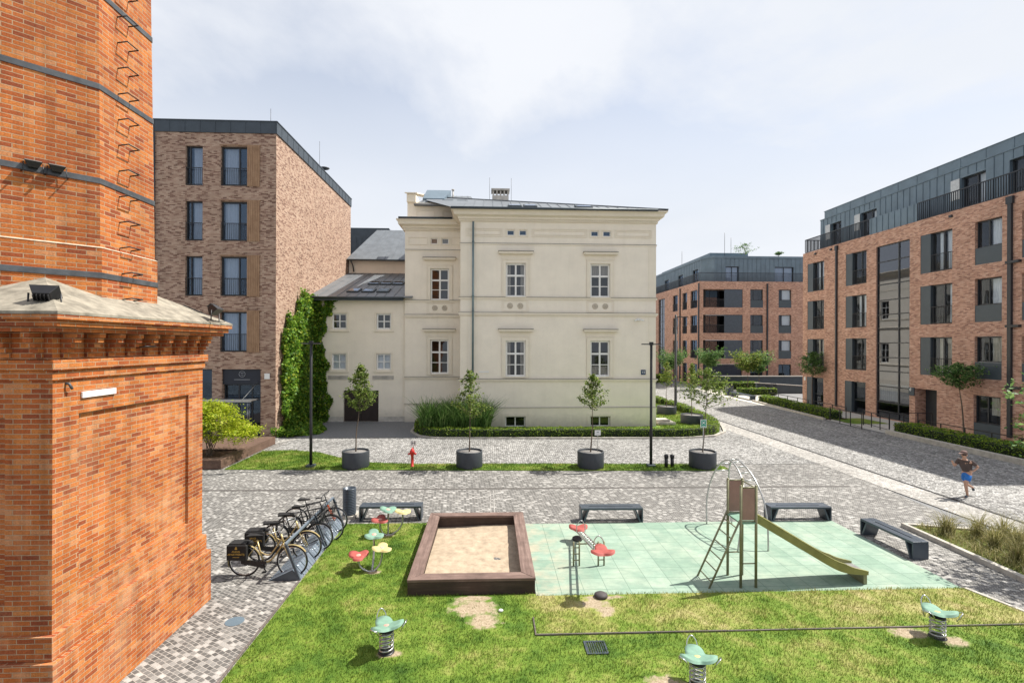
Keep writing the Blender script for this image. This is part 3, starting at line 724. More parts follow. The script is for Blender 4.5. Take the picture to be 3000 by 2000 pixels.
# ------------------------------------------------------------------ brown brick block, left
bb = thing('brick_apartment_block', 'brown brick apartment block with wooden sliding shutters, behind the chimney', 'building', (-12.25, 29.3, 0))
Pf = PL((0, 29.3), (1, 0), (0, -1)); Pr = PL((-12.25, 0), (0, 1), (1, 0))
rows = [(14.28,16.53),(11.15,13.40),(8.02,10.27),(4.85,7.13)]
mb = MB(); hol = []
for z0, z1 in rows: hol += [(-17.30,-16.35,z0,z1), (-15.35,-13.86,z0,z1)]
hol += [(-17.9,-15.8,.02,3.87), (-15.26,-13.09,.02,3.86,.35)]
Pf.wall(mb, -24, -12.25, 0, 17.28, hol, .2)
Pr.wall(mb, 29.3, 44.6, 0, 17.28, [], 0)
PL((0,44.6),(1,0),(0,1)).wall(mb, -24, -12.25, 0, 17.28, [], 0); PL((-24,0),(0,1),(-1,0)).wall(mb, 29.3, 44.6, 0, 17.28, [], 0)
mb.build('wall', M['brown'], bb)
mb = MB(); mb.box(-24.04, 29.24, 17.282, -12.19, 44.66, 17.93)
for k in range(14): mb.box(-23.2+.84*k, 29.226, 17.29, -23.18+.84*k, 29.239, 17.92)
for k in range(17): mb.box(-12.189, 29.9+.86*k, 17.29, -12.176, 29.92+.86*k, 17.92)
mb.box(-24.06, 29.21, 17.932, -12.16, 44.69, 17.99)
mb.build('roof_fascia', M['zincdark'], bb)
for i, (z0, z1) in enumerate(rows):
    window(bb, Pf, -17.30,-16.35,z0,z1,.2, fw=.07, vs=(.28,) if i in (1,2) else (.2,), curt=[(.3,1,0,1)] if i < 3 else None, room=M['inside2'], rail=(-17.27,-16.38,1.0))
    window(bb, Pf, -15.35,-13.86,z0,z1,.2, fw=.08, vs=(.66,), curt=[(.05,.62,0,1)] if i != 3 else [(.05,.62,.02,1),(.7,1,.02,1)], room=M['inside2'], rail=(-15.32,-13.89,1.0))
    mb = MB()
    for k in range(7): Pf.box(mb, -13.855+.1*k, -13.765+.1*k, z0-.02, z1+.04, -.055, -.02)
    Pf.box(mb, -15.4,-13.1, z1+.042, z1+.075, -.05, -.004)
    mb.build('wooden_shutter', M['shutter'], bb)
window(bb, Pf, -17.9,-15.8,.02,3.87,.2, fw=.07, vs=(.5,), hs=(.55,))
e = window(bb, Pf, -15.26,-13.09,.02,3.0,.35, fw=.07, vs=(.38,.72), hs=(.70,), name='entrance_door')
mb = MB()
for u in (-13.93,-13.83): mb.tube([Pf.pt(u,.5,.22), Pf.pt(u,1.9,.22)], .018, 6)
mb.build('door_handle', M['chrome'], e)
mb = MB(); Pf.box(mb, -15.257,-13.093,3.002,3.858,.12,.34); s = mb.build('entrance_sign', plain('navy_sign', (.010,.014,.026), .5), bb)
mb = MB(); mb.tube([(-14.18+.17*math.cos(a), 29.41, 3.58+.17*math.sin(a)) for a in [2*math.pi*k/24 for k in range(24)]], .012, 5, True)
mb.tube([(-14.18-.07, 29.41, 3.55), (-14.18, 29.41, 3.49), (-14.18+.07, 29.41, 3.55)], .012, 5); mb.box(-14.26,29.405,3.62,-14.10,29.415,3.645)
mb.box(-14.62,29.408,3.25,-13.74,29.418,3.275)
mb.build('emblem', M['greyprint'], s)
mb = MB(); Pf.box(mb, -15.9,-13.2,2.14,2.20,-.95,-.02); Pf.box(mb, -15.92,-13.18,2.10,2.24,-.99,-.95)
mb.tube([Pf.pt(-13.25,3.15,.1), Pf.pt(-13.75,2.2,-.8)], .014, 6)
mb.build('canopy', M['steel'], bb)
mb = MB(); Pf.box(mb, -12.87,-12.57,3.3,3.62,-.05,-.003); tag(mb.build('wall_panel', M['sign'], bevel=.01), 'small white square panel on the brown brick beside the dark entrance', 'panel')
mb = MB(); mb.tube([(-18.98,29.22,.02),(-18.98,29.22,17.2)], .05, 8); mb.build('downpipe', M['zincdark'], bb)
for (x, y, h) in ((-13.3,31,1.5),(-12.6,37.6,2.2)):
    mb = MB(); mb.tube([(x,y,17.99),(x,y,17.99+h)], .012, 5); mb.build('lightning_rod', M['black'], bb)
mb = MB(); mb.tube([(-12.6,38.3,17.99),(-12.6,38.3,18.5)], .03, 6); mb.lathe([(.02,-.05),(.3,.06),(.36,.12)], (-12.55,38.6,18.45), 14); mb.tube([(-12.6,39.3,17.99),(-12.6,39.3,18.3)], .06, 6)
mb.build('roof_antenna', M['band'], bb)

# dark mansard house seen over the annex roof
db = thing('dark_roofed_building', 'distant building with dark zinc mansard roof above the pale sheet roof', 'building', (-15, 57, 0))
mb = MB(); mb.box(-17,57,0,-6,66,13.2); mb.build('wall', M['stucco'], db)
mb = MB(); mb.box(-17.05,56.95,13.202,-9.6,66.05,17.2); mb.extr([(-16.9,56.95,17.202),(-11.0,56.95,17.202),(-11.4,56.95,18.25),(-16.9,56.95,18.25)], (0,8,0))
for k in range(14): mb.box(-16.8+.6*k,56.9,13.21,-16.77+.6*k,56.949,17.19)
mb.build('mansard_roof', M['zincdark'], db)
mb = MB(); mb.box(-15.7,56.88,13.4,-14.2,56.948,15.0); mb.build('window', M['inside'], db)

# ------------------------------------------------------------------ annex with two sheet roofs
an = thing('annex_house', 'low cream annex with grey sheet roof and a dark double door beside the villa', 'building', (-9, 34.8, 0))
Pa = PL((0, 34.8), (1, 0), (0, -1)); mb = MB()
ws = [(-10.80,-9.80,6.32,7.40),(-7.80,-6.80,6.32,7.40),(-10.82,-9.82,3.55,4.66),(-7.80,-6.80,3.55,4.66)]
Pa.wall(mb, -12.22, -5.86, 0, 8.42, [w+(.16,) for w in ws]+[(-10.0,-7.64,.012,2.14,.2)], .16)
mb.build('wall', M['stucco'], an)
mb = MB(); mb.box(-12.2,43.9,8.0,-5.0,52,12.55); mb.build('upper_wall', M['stucco'], an)
for i, w in enumerate(ws):
    wn = window(an, Pa, *w, .16, vs=(.5,), hs=(.5,), fw=.10, bw=.038, fm=M['white'], gm=M['glassold'] if i < 2 else M['glass2'], room=M['inside2'] if i < 2 else M['curtain'], deep=.5 if i < 2 else .12)
    mb = MB(); u0,u1,z0,z1 = w
    for a,b,c,d in ((u0-.13,u0-.004,z0-.1,z1+.12),(u1+.004,u1+.13,z0-.1,z1+.12)): Pa.box(mb,a,b,c,d,-.03,-.002)
    Pa.box(mb,u0-.004,u1+.004,z1+.004,z1+.12,-.03,-.002); Pa.box(mb,u0-.17,u1+.17,z0-.17,z0-.102,-.08,-.002)
    mb.build('surround', M['stucco_trim'], wn)
for u0,u1 in ((-11.05,-9.68),(-8.05,-6.62)):
    mb = MB(); Pa.box(mb,u0,u1,2.88,3.16,-.008,-.002)
    for k in range(3): Pa.box(mb,u0,u1,2.90+.09*k,2.95+.09*k,-.05,-.009)
    mb.build('vent_louvre', M['socle'], an)
mb = MB(); Pa.box(mb,-9.99,-8.83,.015,2.13,.14,.2); Pa.box(mb,-8.82,-7.65,.015,2.13,.14,.2)
for k in range(1,8): Pa.box(mb,-9.99,-7.65,.27*k,.27*k+.012,.13,.139)
mb.build('double_door', M['dkwood'], an)
for a, b in ((-12.2,-10.0),(-7.64,-5.86)):
    mb = MB(); Pa.box(mb,a,b,.012,.35,-.03,-.002); mb.build('socle', M['socle'], an)
def roofplane(par, name, q, mat, seam, th=.06, seams_from=None):
    """q: four corners eave-left, eave-right, ridge-right, ridge-left"""
    mb = MB(); P = [Vector(p) for p in q]; nrm = (P[1]-P[0]).cross(P[3]-P[0]).normalized(); mb.extr(P, -nrm*th)
    n = max(1, int((P[1]-P[0]).length/seam))
    for k in range(1, n):
        f = k/n; a = P[0].lerp(P[1], f); b = P[3].lerp(P[2], f); mb.bar(a+nrm*.015, b+nrm*.015, .025, .03, nrm)
    return mb.build(name, mat, par), P, nrm
r1, rp, rn = roofplane(an, 'roof', [(-12.24,34.25,8.48),(-5.3,34.25,8.48),(-5.3,43.9,11.4),(-12.24,43.9,11.4)], M['roof'], .62)
mb = MB(); mb.tube([(-12.35,34.2,8.42),(-5.9,34.2,8.42)], .075, 8); mb.box(-12.24,34.27,8.24,-5.9,34.4,8.40); mb.build('gutter', M['roofdark'], an)
for (f, g) in ((.52,.50),(.66,.50),(.80,.50),(.40,.20),(.56,.20),(.72,.20)):
    c = rp[0].lerp(rp[1], f*.93).lerp(rp[3].lerp(rp[2], f*.93), g); ux = Vector((1,0,0)); uy = (rp[3]-rp[0]).normalized()
    sk = MB()
    def sbox(mb, w, h, z0, z1, dx=0, dy=0):
        mb.hexa([c+ux*(dx+sx*w)+uy*(dy+sy*h)+rn*z for z in (z0, z1) for sx, sy in ((-1,-1),(1,-1),(1,1),(-1,1))])
    sbox(sk, .42, .55, .005, .10); o = sk.build('skylight', M['roofdark'], an)
    sk = MB(); sbox(sk, .33, .45, .101, .11); sk.build('pane', M['glassbig'], o)
roofplane(an, 'roof', [(-12.3,43.4,12.5),(-4.0,43.4,12.5),(-5.0,49.2,16.3),(-11.0,49.2,16.3)], M['roof'], .62)
mb = MB(); mb.tube([(-12.35,43.35,12.45),(-4.0,43.35,12.45)], .075, 8); mb.tube([(-11.9,43.4,12.4),(-11.8,43.7,12.0),(-11.75,43.8,11.5)], .05, 8); mb.build('gutter', M['roofdark'], an)

# ------------------------------------------------------------------ cream villa
vl = thing('cream_villa', 'cream stucco three storey villa with moulded cornice and tall white framed windows', 'building', (4.4, 32.2, 0))
Pm = PL((0, 32.2), (1, 0), (0, -1)); Pq = PL((0, 34.6), (1, 0), (0, -1)); Pv = PL((10.7, 0), (0, 1), (1, 0))
XL, XR = -1.93, 10.70
W2 = [(.97,2.25,8.36,10.52),(6.42,7.70,8.36,10.52)]; W1 = [(.97,2.25,3.25,5.57),(6.43,7.71,3.25,5.57)]
AT = [(1.04,1.51,12.29,12.63),(1.82,2.29,12.29,12.63),(6.45,6.94,12.29,12.63),(7.23,7.73,12.29,12.63)]
BW = [(.95,2.25,.02,.72),(6.42,7.73,.02,.72)]
mb = MB(); Pm.wall(mb, XL, XR, 0, 13.5, [w for w in W2+W1+BW]+[a+(.14,) for a in AT], .22)
Q2 = [(-4.12,-2.84,8.32,10.48)]; Q1 = [(-4.12,-2.86,3.28,5.62)]; QA = [(-4.09,-3.63,12.16,12.53),(-3.34,-2.88,12.16,12.53)]
Pq.wall(mb, -5.84, XL+.02, 0, 13.4, Q2+Q1+[a+(.14,) for a in QA], .22)
SW = [(36+4.2*k, 37.3+4.2*k, z0, z1) for k in range(9) for z0, z1 in ((3.25,5.57),(8.36,10.52))]
Pv.wall(mb, 32.2, 78, 0, 13.5, SW, .22)
PL((XL,0),(0,1),(-1,0)).wall(mb, 32.2, 34.6, 0, 13.5, [], 0); PL((-5.84,0),(0,1),(-1,0)).wall(mb, 34.6, 54, 0, 13.4, [], 0)
mb.box(-5.8,35.3,13.4,XL-.1,53,15.15)
mb.build('wall', M['stucco'], vl)
def cornice(mb, x0, x1, y, z, ends=(1,1), ov=.55, back=4):
    prof = [(.0,0),(.09,0),(.09,.12),(.16,.16),(.16,.28),(.40,.36),(.44,.56),(ov,.62),(ov,.70)]
    for (a, za), (b, zb) in zip(prof, prof[1:]):
        if zb == za: continue
        e0a, e0b, e1a, e1b = a*ends[0], b*ends[0], a*ends[1], b*ends[1]
        p = [(x0-e0a,y-a,z+za),(x1+e1a,y-a,z+za),(x1+e1a,y+back,z+za),(x0-e0a,y+back,z+za),(x0-e0b,y-b,z+zb),(x1+e1b,y-b,z+zb),(x1+e1b,y+back,z+zb),(x0-e0b,y+back,z+zb)]
        mb.hexa(p)
mb = MB(); cornice(mb, XL, XR, 32.2, 13.15, (1,1), .58, 45.8)
k = XL+.05
while k < XR-.05: mb.box(k, 32.2-.145, 13.19, k+.06, 32.2-.091, 13.265); k += .12
cornice(mb, -5.84, XL-.01, 34.6, 13.05, (1,0), .52, 15)
k = -5.8
while k < XL-.1: mb.box(k, 34.6-.145, 13.09, k+.06, 34.6-.091, 13.165); k += .12
mb.build('cornice', M['stucco_trim'], vl)
mb = MB()
def course(z0, z1, pr):
    mb.box(XL-pr, 32.2-pr, z0, XR+pr, 32.2-.003, z1); mb.box(XR+.003, 32.2-.003, z0, XR+pr, 77.9, z1); mb.box(-5.84, 34.6-pr, z0-.02, XL-.01, 34.6-.003, z1-.02)
course(11.68,11.76,.035); course(8.20,8.30,.06); course(8.302,8.325,.085); course(7.14,7.22,.06); course(7.222,7.34,.11); course(2.93,3.02,.05); course(3.022,3.10,.11); course(1.20,1.27,.05)
PL((0,32.16),(1,0),(0,-1)).wall(mb, XL-.03, XR+.03, 0, 1.198, [(a-.2,b+.2,c,d+.18,.04) for a,b,c,d in BW], .04); mb.box(XR+.003,32.2,0,XR+.03,77.9,1.198)
mb.build('string_course', M['stucco_trim'], vl)
def frameline(P, u0, u1, z0, z1, w=.03, d=-.02, mb=None, name='frieze_frame'):
    own = mb is None; mb = mb or MB()
    vs = [P.pt(a, b, c) for c in (-.002, d) for a, b in ((u0,z0),(u1,z0),(u1,z1),(u0,z1),(u0+w,z0+w),(u1-w,z0+w),(u1-w,z1-w),(u0+w,z1-w))]
    fs = []
    for k in range(4):
        k2 = (k+1) % 4; fs += [(8+k,8+k2,12+k2,12+k),(k,8+k,8+k2,k2),(4+k,4+k2,12+k2,12+k)]
    mb.add(vs, fs)
    if own: mb.build(name, M['stucco_trim'], vl)
for a, b in ((-1.6,.75),(2.62,6.2),(8.0,10.4)):
    frameline(Pm,a,b,12.2,12.72,.04,-.035); frameline(Pm,a+.12,b-.12,12.31,12.61,.03,-.035)
frameline(Pq,-5.6,-4.3,12.08,12.6,.04,-.035); frameline(Pq,-2.7,-2.05,12.08,12.6,.04,-.035)
for (a0,a1,_,_) in AT: frameline(Pm,a0-.1,a1+.1,12.19,12.73,.06,-.035)
for (a0,a1,_,_) in QA: frameline(Pq,a0-.1,a1+.1,12.06,12.63,.06,-.035)
for P, u0, u1 in ((Pm,.72,2.42),(Pm,6.17,7.95),(Pq,-4.35,-2.6)):
    frameline(P,u0,u1,7.38,8.14,.025,-.025,None,'rosette_panel'); frameline(P,u0+.1,u1-.1,7.45,8.08,.02,-.02,None,'rosette_panel')
    cx = (u0+u1)/2
    for s in (-.33,.33):
        mb = MB()
        mb.tube([P.pt(cx+s+.17*math.cos(a), 7.78+.17*math.sin(a), -.012) for a in [2*math.pi*k/20 for k in range(20)]], .02, 5, True)
        for k in range(6):
            a = math.pi*k/3; mb.ball(P.pt(cx+s+.09*math.cos(a), 7.78+.09*math.sin(a), -.006), (.06,.03,.06), 8, 5)
        mb.ball(P.pt(cx+s, 7.78, -.006), (.04,.04,.04), 8, 5); mb.build('rosette', M['rosette'], vl)
for x0, x1 in ((-5.2,-3.9),(-3.4,-2.1)): frameline(PL((0,35.3),(1,0),(0,-1)),x0,x1,13.95,14.6,.05,-.04,None,'attic_panel')
for u in (XL, XR-.5):
    for z0, z1 in ((3.13,7.12),(8.35,11.66)): mb = MB(); Pm.box(mb, u, u+.5, z0, z1, -.02, -.002); mb.build('corner_strip', M['stucco_trim'], vl)
def flashing(z, pr):
    mb = MB(); Pm.box(mb, XL-pr-.02, XR+pr+.02, z, z+.018, -pr-.02, -.002); Pq.box(mb, -5.86, XL-pr-.03, z-.02, z-.002, -pr-.02, -.002); mb.build('flashing', M['flash'], vl)
for z, pr in ((11.761,.035),(8.326,.085),(7.341,.11),(3.101,.11),(1.271,.05)): flashing(z, pr)
def villa_win(P, u0, u1, z0, z1, curt, gm):
    wn = window(vl, P, u0,u1,z0,z1,.2, vs=(.5,), hs=(.64,), fw=.11, bw=.055, fm=M['white'], gm=gm, room=M['inside2'], curt=curt, deep=.7)
    zz = z0+(z1-z0)*.33; mb = MB(); P.box(mb, u0+.09, u1-.09, zz-.024, zz+.024, .152, .2); mb.build('glazing_bar', M['white'], wn)
    mb = MB(); P.box(mb, u0+.09, u1-.09, z0+(z1-z0)*.64-.075, z0+(z1-z0)*.64-.034, .13, .2); mb.build('transom', M['white'], wn)
    mb = MB()
    for a,b in ((u0-.2,u0-.004),(u1+.004,u1+.2)): P.box(mb,a,b,z0-.04,z1+.2,-.045,-.002); 
    for a,b in ((u0-.23,u0-.18),(u1+.18,u1+.23)): P.box(mb,a,b,z0-.06,z1+.24,-.07,-.046)
    P.box(mb,u0-.004,u1+.004,z1+.004,z1+.2,-.045,-.002); P.box(mb,u0-.18,u1+.18,z1+.2,z1+.24,-.07,-.046)
    P.box(mb,u0-.3,u1+.3,z1+.245,z1+.53,-.03,-.002)
    P.box(mb,u0-.36,u1+.36,z1+.53,z1+.58,-.12,-.002); P.box(mb,u0-.45,u1+.45,z1+.58,z1+.70,-.26,-.002); P.box(mb,u0-.47,u1+.47,z1+.702,z1+.712,-.28,-.002)
    P.box(mb,u0-.02,u1+.02,z0-.05,z0-.003,-.13,.1)
    mb.build('hood_surround', M['stucco_trim'], wn)
    mb = MB(); P.box(mb,u0-.49,u1+.49,z1+.714,z1+.74,-.31,-.002); mb.build('hood_flashing', M['flash'], wn)
for i, w in enumerate(W2+W1): villa_win(Pm, *w, [(0,.5,.64,1),(.5,1,.64,1)] if i in (1,) else ([(0,.22,0,1),(.78,1,0,1)] if i in (0,2) else [(.0,1,0,.3)]), M['glassold'])
for w in Q2+Q1: villa_win(Pq, *w, None, M['glassold'])
for w in SW: window(vl, Pv, *w, .2, vs=(.5,), hs=(.64,), fw=.09, fm=M['white'], gm=M['glassold'], room=M['inside2'])
for a in AT: window(vl, Pm, *a, .12, fw=.045, fm=M['white'], gm=M['glass'], deep=.3)
for a in QA: window(vl, Pq, *a, .12, fw=.045, fm=M['white'], gm=M['glassold'], room=M['curtain'], deep=.1)
for b in BW:
    wn = window(vl, Pm, *b, .2, fw=.08, vs=(.5,), fm=M['white'], gm=M['glassold'])
    mb = MB(); u0,u1,z0,z1 = b
    for p, q in ((u0-.2,u0-.004),(u1+.004,u1+.2)): Pm.box(mb,p,q,0.0,z1+.18,-.07,-.041)
    Pm.box(mb,u0-.004,u1+.004,z1+.004,z1+.18,-.07,-.041); mb.build('surround', M['stucco_trim'], wn)
mb = MB(); mb.tube([(-1.12,32.03,3.1),(-1.12,32.03,13.1)], .065, 10); 
for z in (7.4,8.36,11.8,3.2): mb.tube([(-1.12,32.03,z),(-1.12,32.03,z+.07)], .08, 10)
mb.build('downpipe', M['teal'], vl)
# roofs
EZ = 13.9
mb = MB()
V = [(-2.5,31.6,EZ),(11.3,31.6,EZ),(5.0,33.4,EZ+.76),(-1.0,37.4,EZ+2.42),(-4.6,39.0,EZ+2.95),(-4.6,35.2,EZ+1.42)]
mb.poly((-2.5,31.6,EZ),(11.3,31.6,EZ),(-4.6,38.6,EZ+2.6),(-4.6,36,EZ+1.63))
mb.poly((11.3,31.6,EZ),(11.3,54,EZ),(-4.6,54,EZ+2.6),(-4.6,38.6,EZ+2.6))
mb.poly((-2.5,31.6,EZ-.04),(11.3,31.6,EZ-.04),(11.3,54,EZ-.04),(-2.5,54,EZ-.04))
mb.bar((11.3,31.6,EZ+.03),(-4.6,38.6,EZ+2.63),.12,.05)
nr = Vector((0,-2.6,7.0)).normalized()
for k in range(1,22):
    x = 11.3-k*.62; f = (11.3-x)/15.9; a = Vector((x,31.6,EZ)); b = Vector((x, 31.6+7.0*f, EZ+2.6*f))
    mb.bar(a+nr*.015, b+nr*.015, .025, .03, nr)
mb.build('roof', M['roof'], vl)
mb = MB(); mb.tube([(-2.5,31.53,EZ-.05),(10.6,31.53,EZ-.05)], .08, 8); mb.tube([(-6.2,34.05,13.80),(-2.6,34.05,13.80)], .07, 8); mb.build('gutter', M['roofdark'], vl)
for x0, x1, f in ((1.1,1.95,.09),(2.1,2.95,.09),(5.45,6.5,.085)):
    c = Vector(((x0+x1)/2, 31.6+7*f+.12, EZ+2.6*f+.05)); uy = Vector((0,7.0,2.6)).normalized(); w = (x1-x0)/2
    mb = MB(); mb.hexa([c+Vector((sx*w,0,0))+uy*(sy*.5)+nr*z for z in (0,.1) for sx,sy in ((-1,-1),(1,-1),(1,1),(-1,1))]); o = mb.build('skylight', M['roofdark'], vl)
    mb = MB(); mb.hexa([c+Vector((sx*w*.8,0,0))+uy*(sy*.4)+nr*z for z in (.101,.11) for sx,sy in ((-1,-1),(1,-1),(1,1),(-1,1))]); mb.build('pane', M['glassbig'], o)
mb = MB(); mb.box(.1,37,14.5,1.3,37.9,16.25); mb.box(.02,36.92,16.62,1.38,37.98,16.74)
for k in range(5): mb.box(.12+.27*k,37.02,16.25,.22+.27*k,37.88,16.62)
cs = mb.build('chimney_stack', M['socle'], vl)
for x in (-.1,1.5):
    mb = MB(); mb.tube([(x,37.2,15.6),(x,37.2,17.6)], .012, 5); mb.build('lightning_rod', M['black'], vl)
# attic roof over the recessed bay
mb = MB(); mb.poly((-5.3,35.0,14.95),(-.8,35.0,14.95),(-1.6,39.6,16.9),(-4.6,39.6,16.9)); mb.poly((-5.3,35.0,14.9),(-.8,35.0,14.9),(-.8,46,14.9),(-5.3,46,14.9)); mb.tube([(-5.3,34.95,14.93),(-1.2,34.95,14.93)],.06,8)
for k in range(7): mb.bar((-5.0+.6*k,35.0,14.97),(-4.5+.45*k,39.6,16.92),.025,.03)
mb.build('roof', M['roof'], vl)
for x in (-3.1,-2.05):
    mb = MB(); mb.hexa([Vector((x,36.0,15.42))+Vector((sx*.38,sy*.42,sy*.18+z)) for z in (0,.12) for sx,sy in ((-1,-1),(1,-1),(1,1),(-1,1))]); mb.build('skylight', M['roofdark'], vl)
mb = MB(); mb.box(-5.82,35.1,15.152,-5.2,47,15.7); mb.hexa([(-5.95,35.0,15.702),(-5.1,35.0,15.702),(-5.1,45,18.3),(-5.95,45,18.3),(-5.95,35.0,15.78),(-5.1,35.0,15.78),(-5.1,45,18.4),(-5.95,45,18.4)]); mb.build('firewall', M['stucco_trim'], vl)
mb = MB(); mb.hexa([(-4.95,36.8,15.6),(-3.4,36.8,15.6),(-3.1,39.3,16.5),(-4.95,39.3,16.5),(-4.95,36.8,15.9),(-3.4,36.8,15.9),(-3.1,39.3,17.25),(-4.95,39.3,17.25)]); mb.build('roof_hatch', M['zinc'], vl)
mb = MB(); mb.tube([(-2.85,38,16.0),(-2.85,38,16.85)],.05,8); mb.tube([(-2.85,38,16.85),(-2.85,38,16.93)],.11,8); mb.build('vent_pipe', M['socle'], vl)
# things fixed to the villa
np_ = thing('house_number_plate', 'small dark blue house number plate on the villa, right corner', 'number plate', (9.88,32.15,3.5))
mb = MB(); Pm.box(mb, 9.73,10.03,3.38,3.70,-.045,-.022); mb.build('plate', M['signblue'], np_)
text('15', .22, M['sign'], 'numeral', np_, (9.88,32.148,3.54), (1,0,0), (0,0,1), .003)
cam_t = thing('security_camera', 'pair of white security cameras under the string course of the villa', 'camera', (9.5,32.1,6.9))
mb = MB(); mb.box(9.42,32.02,6.86,9.62,32.18,7.0); mb.build('bracket', M['white'], cam_t)
for s in (-1,1):
    mb = MB(); mb.tube([(9.52+s*.08,32.02,6.93),(9.52+s*.28,31.86,6.86)],.055,10); mb.build('camera_head', M['white'], cam_t)
mb = MB(); Pm.box(mb,-.74,-.1,3.53,3.60,-.03,-.003); tag(mb.build('wall_plate', M['sign']), 'thin white strip plate on the villa beside its downpipe', 'plate')
mb = MB(); mb.box(11.0,32.6,.05,12.2,33.8,.22); mb.box(11.0,32.9,.222,11.9,33.8,.36); tag(mb.build('stone_step', M['kerb'], bevel=.02), 'low pale stone step on the lawn at the villa corner', 'step')

# ------------------------------------------------------------------ red brick block on the right
rbk = thing('red_brick_apartment_block', 'long red brick apartment block with grey zinc penthouse and a tall glazed stairwell', 'building', (28.5, 33, 0))
PR = PL((28.5, 0), (0, 1), (-1, 0)); PP = PL((30.0, 0), (0, 1), (-1, 0))
YS, YN = 21.4, 44.82
FL = [(10.05,12.58),(6.70,9.22),(3.40,5.86)]
mb = MB(); hol = []; cols = [(41.9,44.15,43.4),(37.03,39.27,38.55),(29.93,32.24,31.48)]
for z0, z1 in FL:
    for a, b, s in cols: hol.append((a, b, z0, z1, .22))
    hol += [(26.9,28.48,z0,z1,.22),(22.6,25.85,z0,z1,.22)]
hol += [(33.09,36.08,.06,12.58,.14),(41.95,44.22,.02,2.49,.25),(37.1,39.35,.02,2.49,.25),(30.98,32.62,.02,2.46,.8),(26.95,28.53,.0,2.43,.22)]
PR.wall(mb, YS, YN, 0, 13.62, hol, .22)
PL((0,YN),(1,0),(0,1)).wall(mb, 28.5, 44, 0, 13.62, [], 0); PL((0,YS),(1,0),(0,-1)).wall(mb, 28.5, 44, 0, 13.62, [], 0)
mb.poly((28.5,YS,13.6),(44,YS,13.6),(44,YN,13.6),(28.5,YN,13.6)); mb.poly((28.72,YS,13.61),(28.72,YN,13.61),(28.72,YN,13.0),(28.72,YS,13.0))
mb.build('wall', M['red'], rbk)
for fi, (z0, z1) in enumerate(FL):
    for ci, (a, b, s) in enumerate(cols):
        window(rbk, PR, a, s, z0, z1, .22, fw=.08, vs=(.45,), gm=M['glass2'], curt=[(.0,.30,0,1)] if (fi+ci) % 2 else [(.0,.38,0,1),(.62,.8,0,1)], cm=M['curtain2'] if fi == 2 else M['curtain'], room=M['inside2'], rail=(a+.03,s-.03,1.1))
        mb = MB(); PR.box(mb, s+.005, b-.003, z0+.003, z1-.003, .02, .21); mb.build('side_panel', M['panel'], rbk)
    for a, b in ((26.9,28.48),(22.6,25.85)):
        window(rbk, PR, a, b, z0+.97, z1, .22, gm=M['glass2'], fw=.07, vs=(.55,) if b-a < 2 else (.5,), curt=[(.03,.5,0,1)], cm=M['curtain2'] if fi == 2 else M['curtain'], room=M['inside2'])
        mb = MB(); PR.box(mb, a+.003, b-.003, z0+.003, z0+.967, .02, .21); mb.build('sill_panel', M['panel'], rbk)
window(rbk, PR, 26.95,28.53,.82,2.43,.22, gm=M['glass2'], fw=.07, vs=(.55,), curt=[(.03,.5,.3,1)], cm=M['curtain2'], room=M['inside2'])
mb = MB(); PR.box(mb, 26.953,28.527,.003,.817,.02,.21); mb.build('sill_panel', M['panel'], rbk)
for a, b in ((41.95,44.22),(37.1,39.35)):
    s = b-.75; window(rbk, PR, a, s, .02, 2.49, .25, fw=.08, hs=(.42,), gm=M['glass2'], name='garden_door')
    mb = MB(); PR.box(mb, s+.005, b-.003, .023, 2.487, .02, .24); mb.build('side_panel', M['panel'], rbk)
lev = [.06,.55,1.2,2.35,3.45,4.45,5.5,6.55,7.55,8.6,9.75,11.4,12.58]
window(rbk, PR, 33.09,36.08,.06,12.58,.14, fw=.06, bw=.045, vs=(.345,), hs=tuple((z-.06)/12.52 for z in lev[1:-1]), gm=M['glassbig'], name='stairwell_glazing', room=M['inside2'], deep=2.4, curt=[(.36,.97,.10,.20),(.0,.33,.18,.2)])
mb = MB(); PR.box(mb, 31.0,32.6,.03,2.44,.72,.78); mb.build('entrance_door', M['frame'], rbk)
for y, w in ((40.27,.07),(26.4,.10)):
    mb = MB(); PR.box(mb, y-w, y+w, .3, 13.3, -.14, -.01); PR.box(mb, y-w*1.8, y+w*1.8, 13.1, 13.5, -.16, -.01)
    if w > .08:
        for z in (9.9,6.4,3.05): PR.box(mb, y-.55, y+.16, z-.07, z+.07, -.20, -.012)
    mb.build('downpipe', M['frame'], rbk)
sg = thing('entrance_letter_sign', 'dark grey sign with a white letter d beside the red block entrance', 'sign', (28.4,32.9,2.2))
mb = MB(); PR.box(mb, 32.63,33.07,1.95,2.50,-.08,-.02); mb.build('plate', M['zincdark'], sg)
text('d', .34, M['sign'], 'letter', sg, (28.415,32.93,2.36), (0,-1,0), (0,0,1), .003)
mb = MB(); PR.box(mb, 44.35,44.55,2.15,2.45,-.05,-.003); tag(mb.build('wall_lamp', M['sign'], bevel=.01), 'small white box lamp at the far corner of the red brick block', 'lamp')
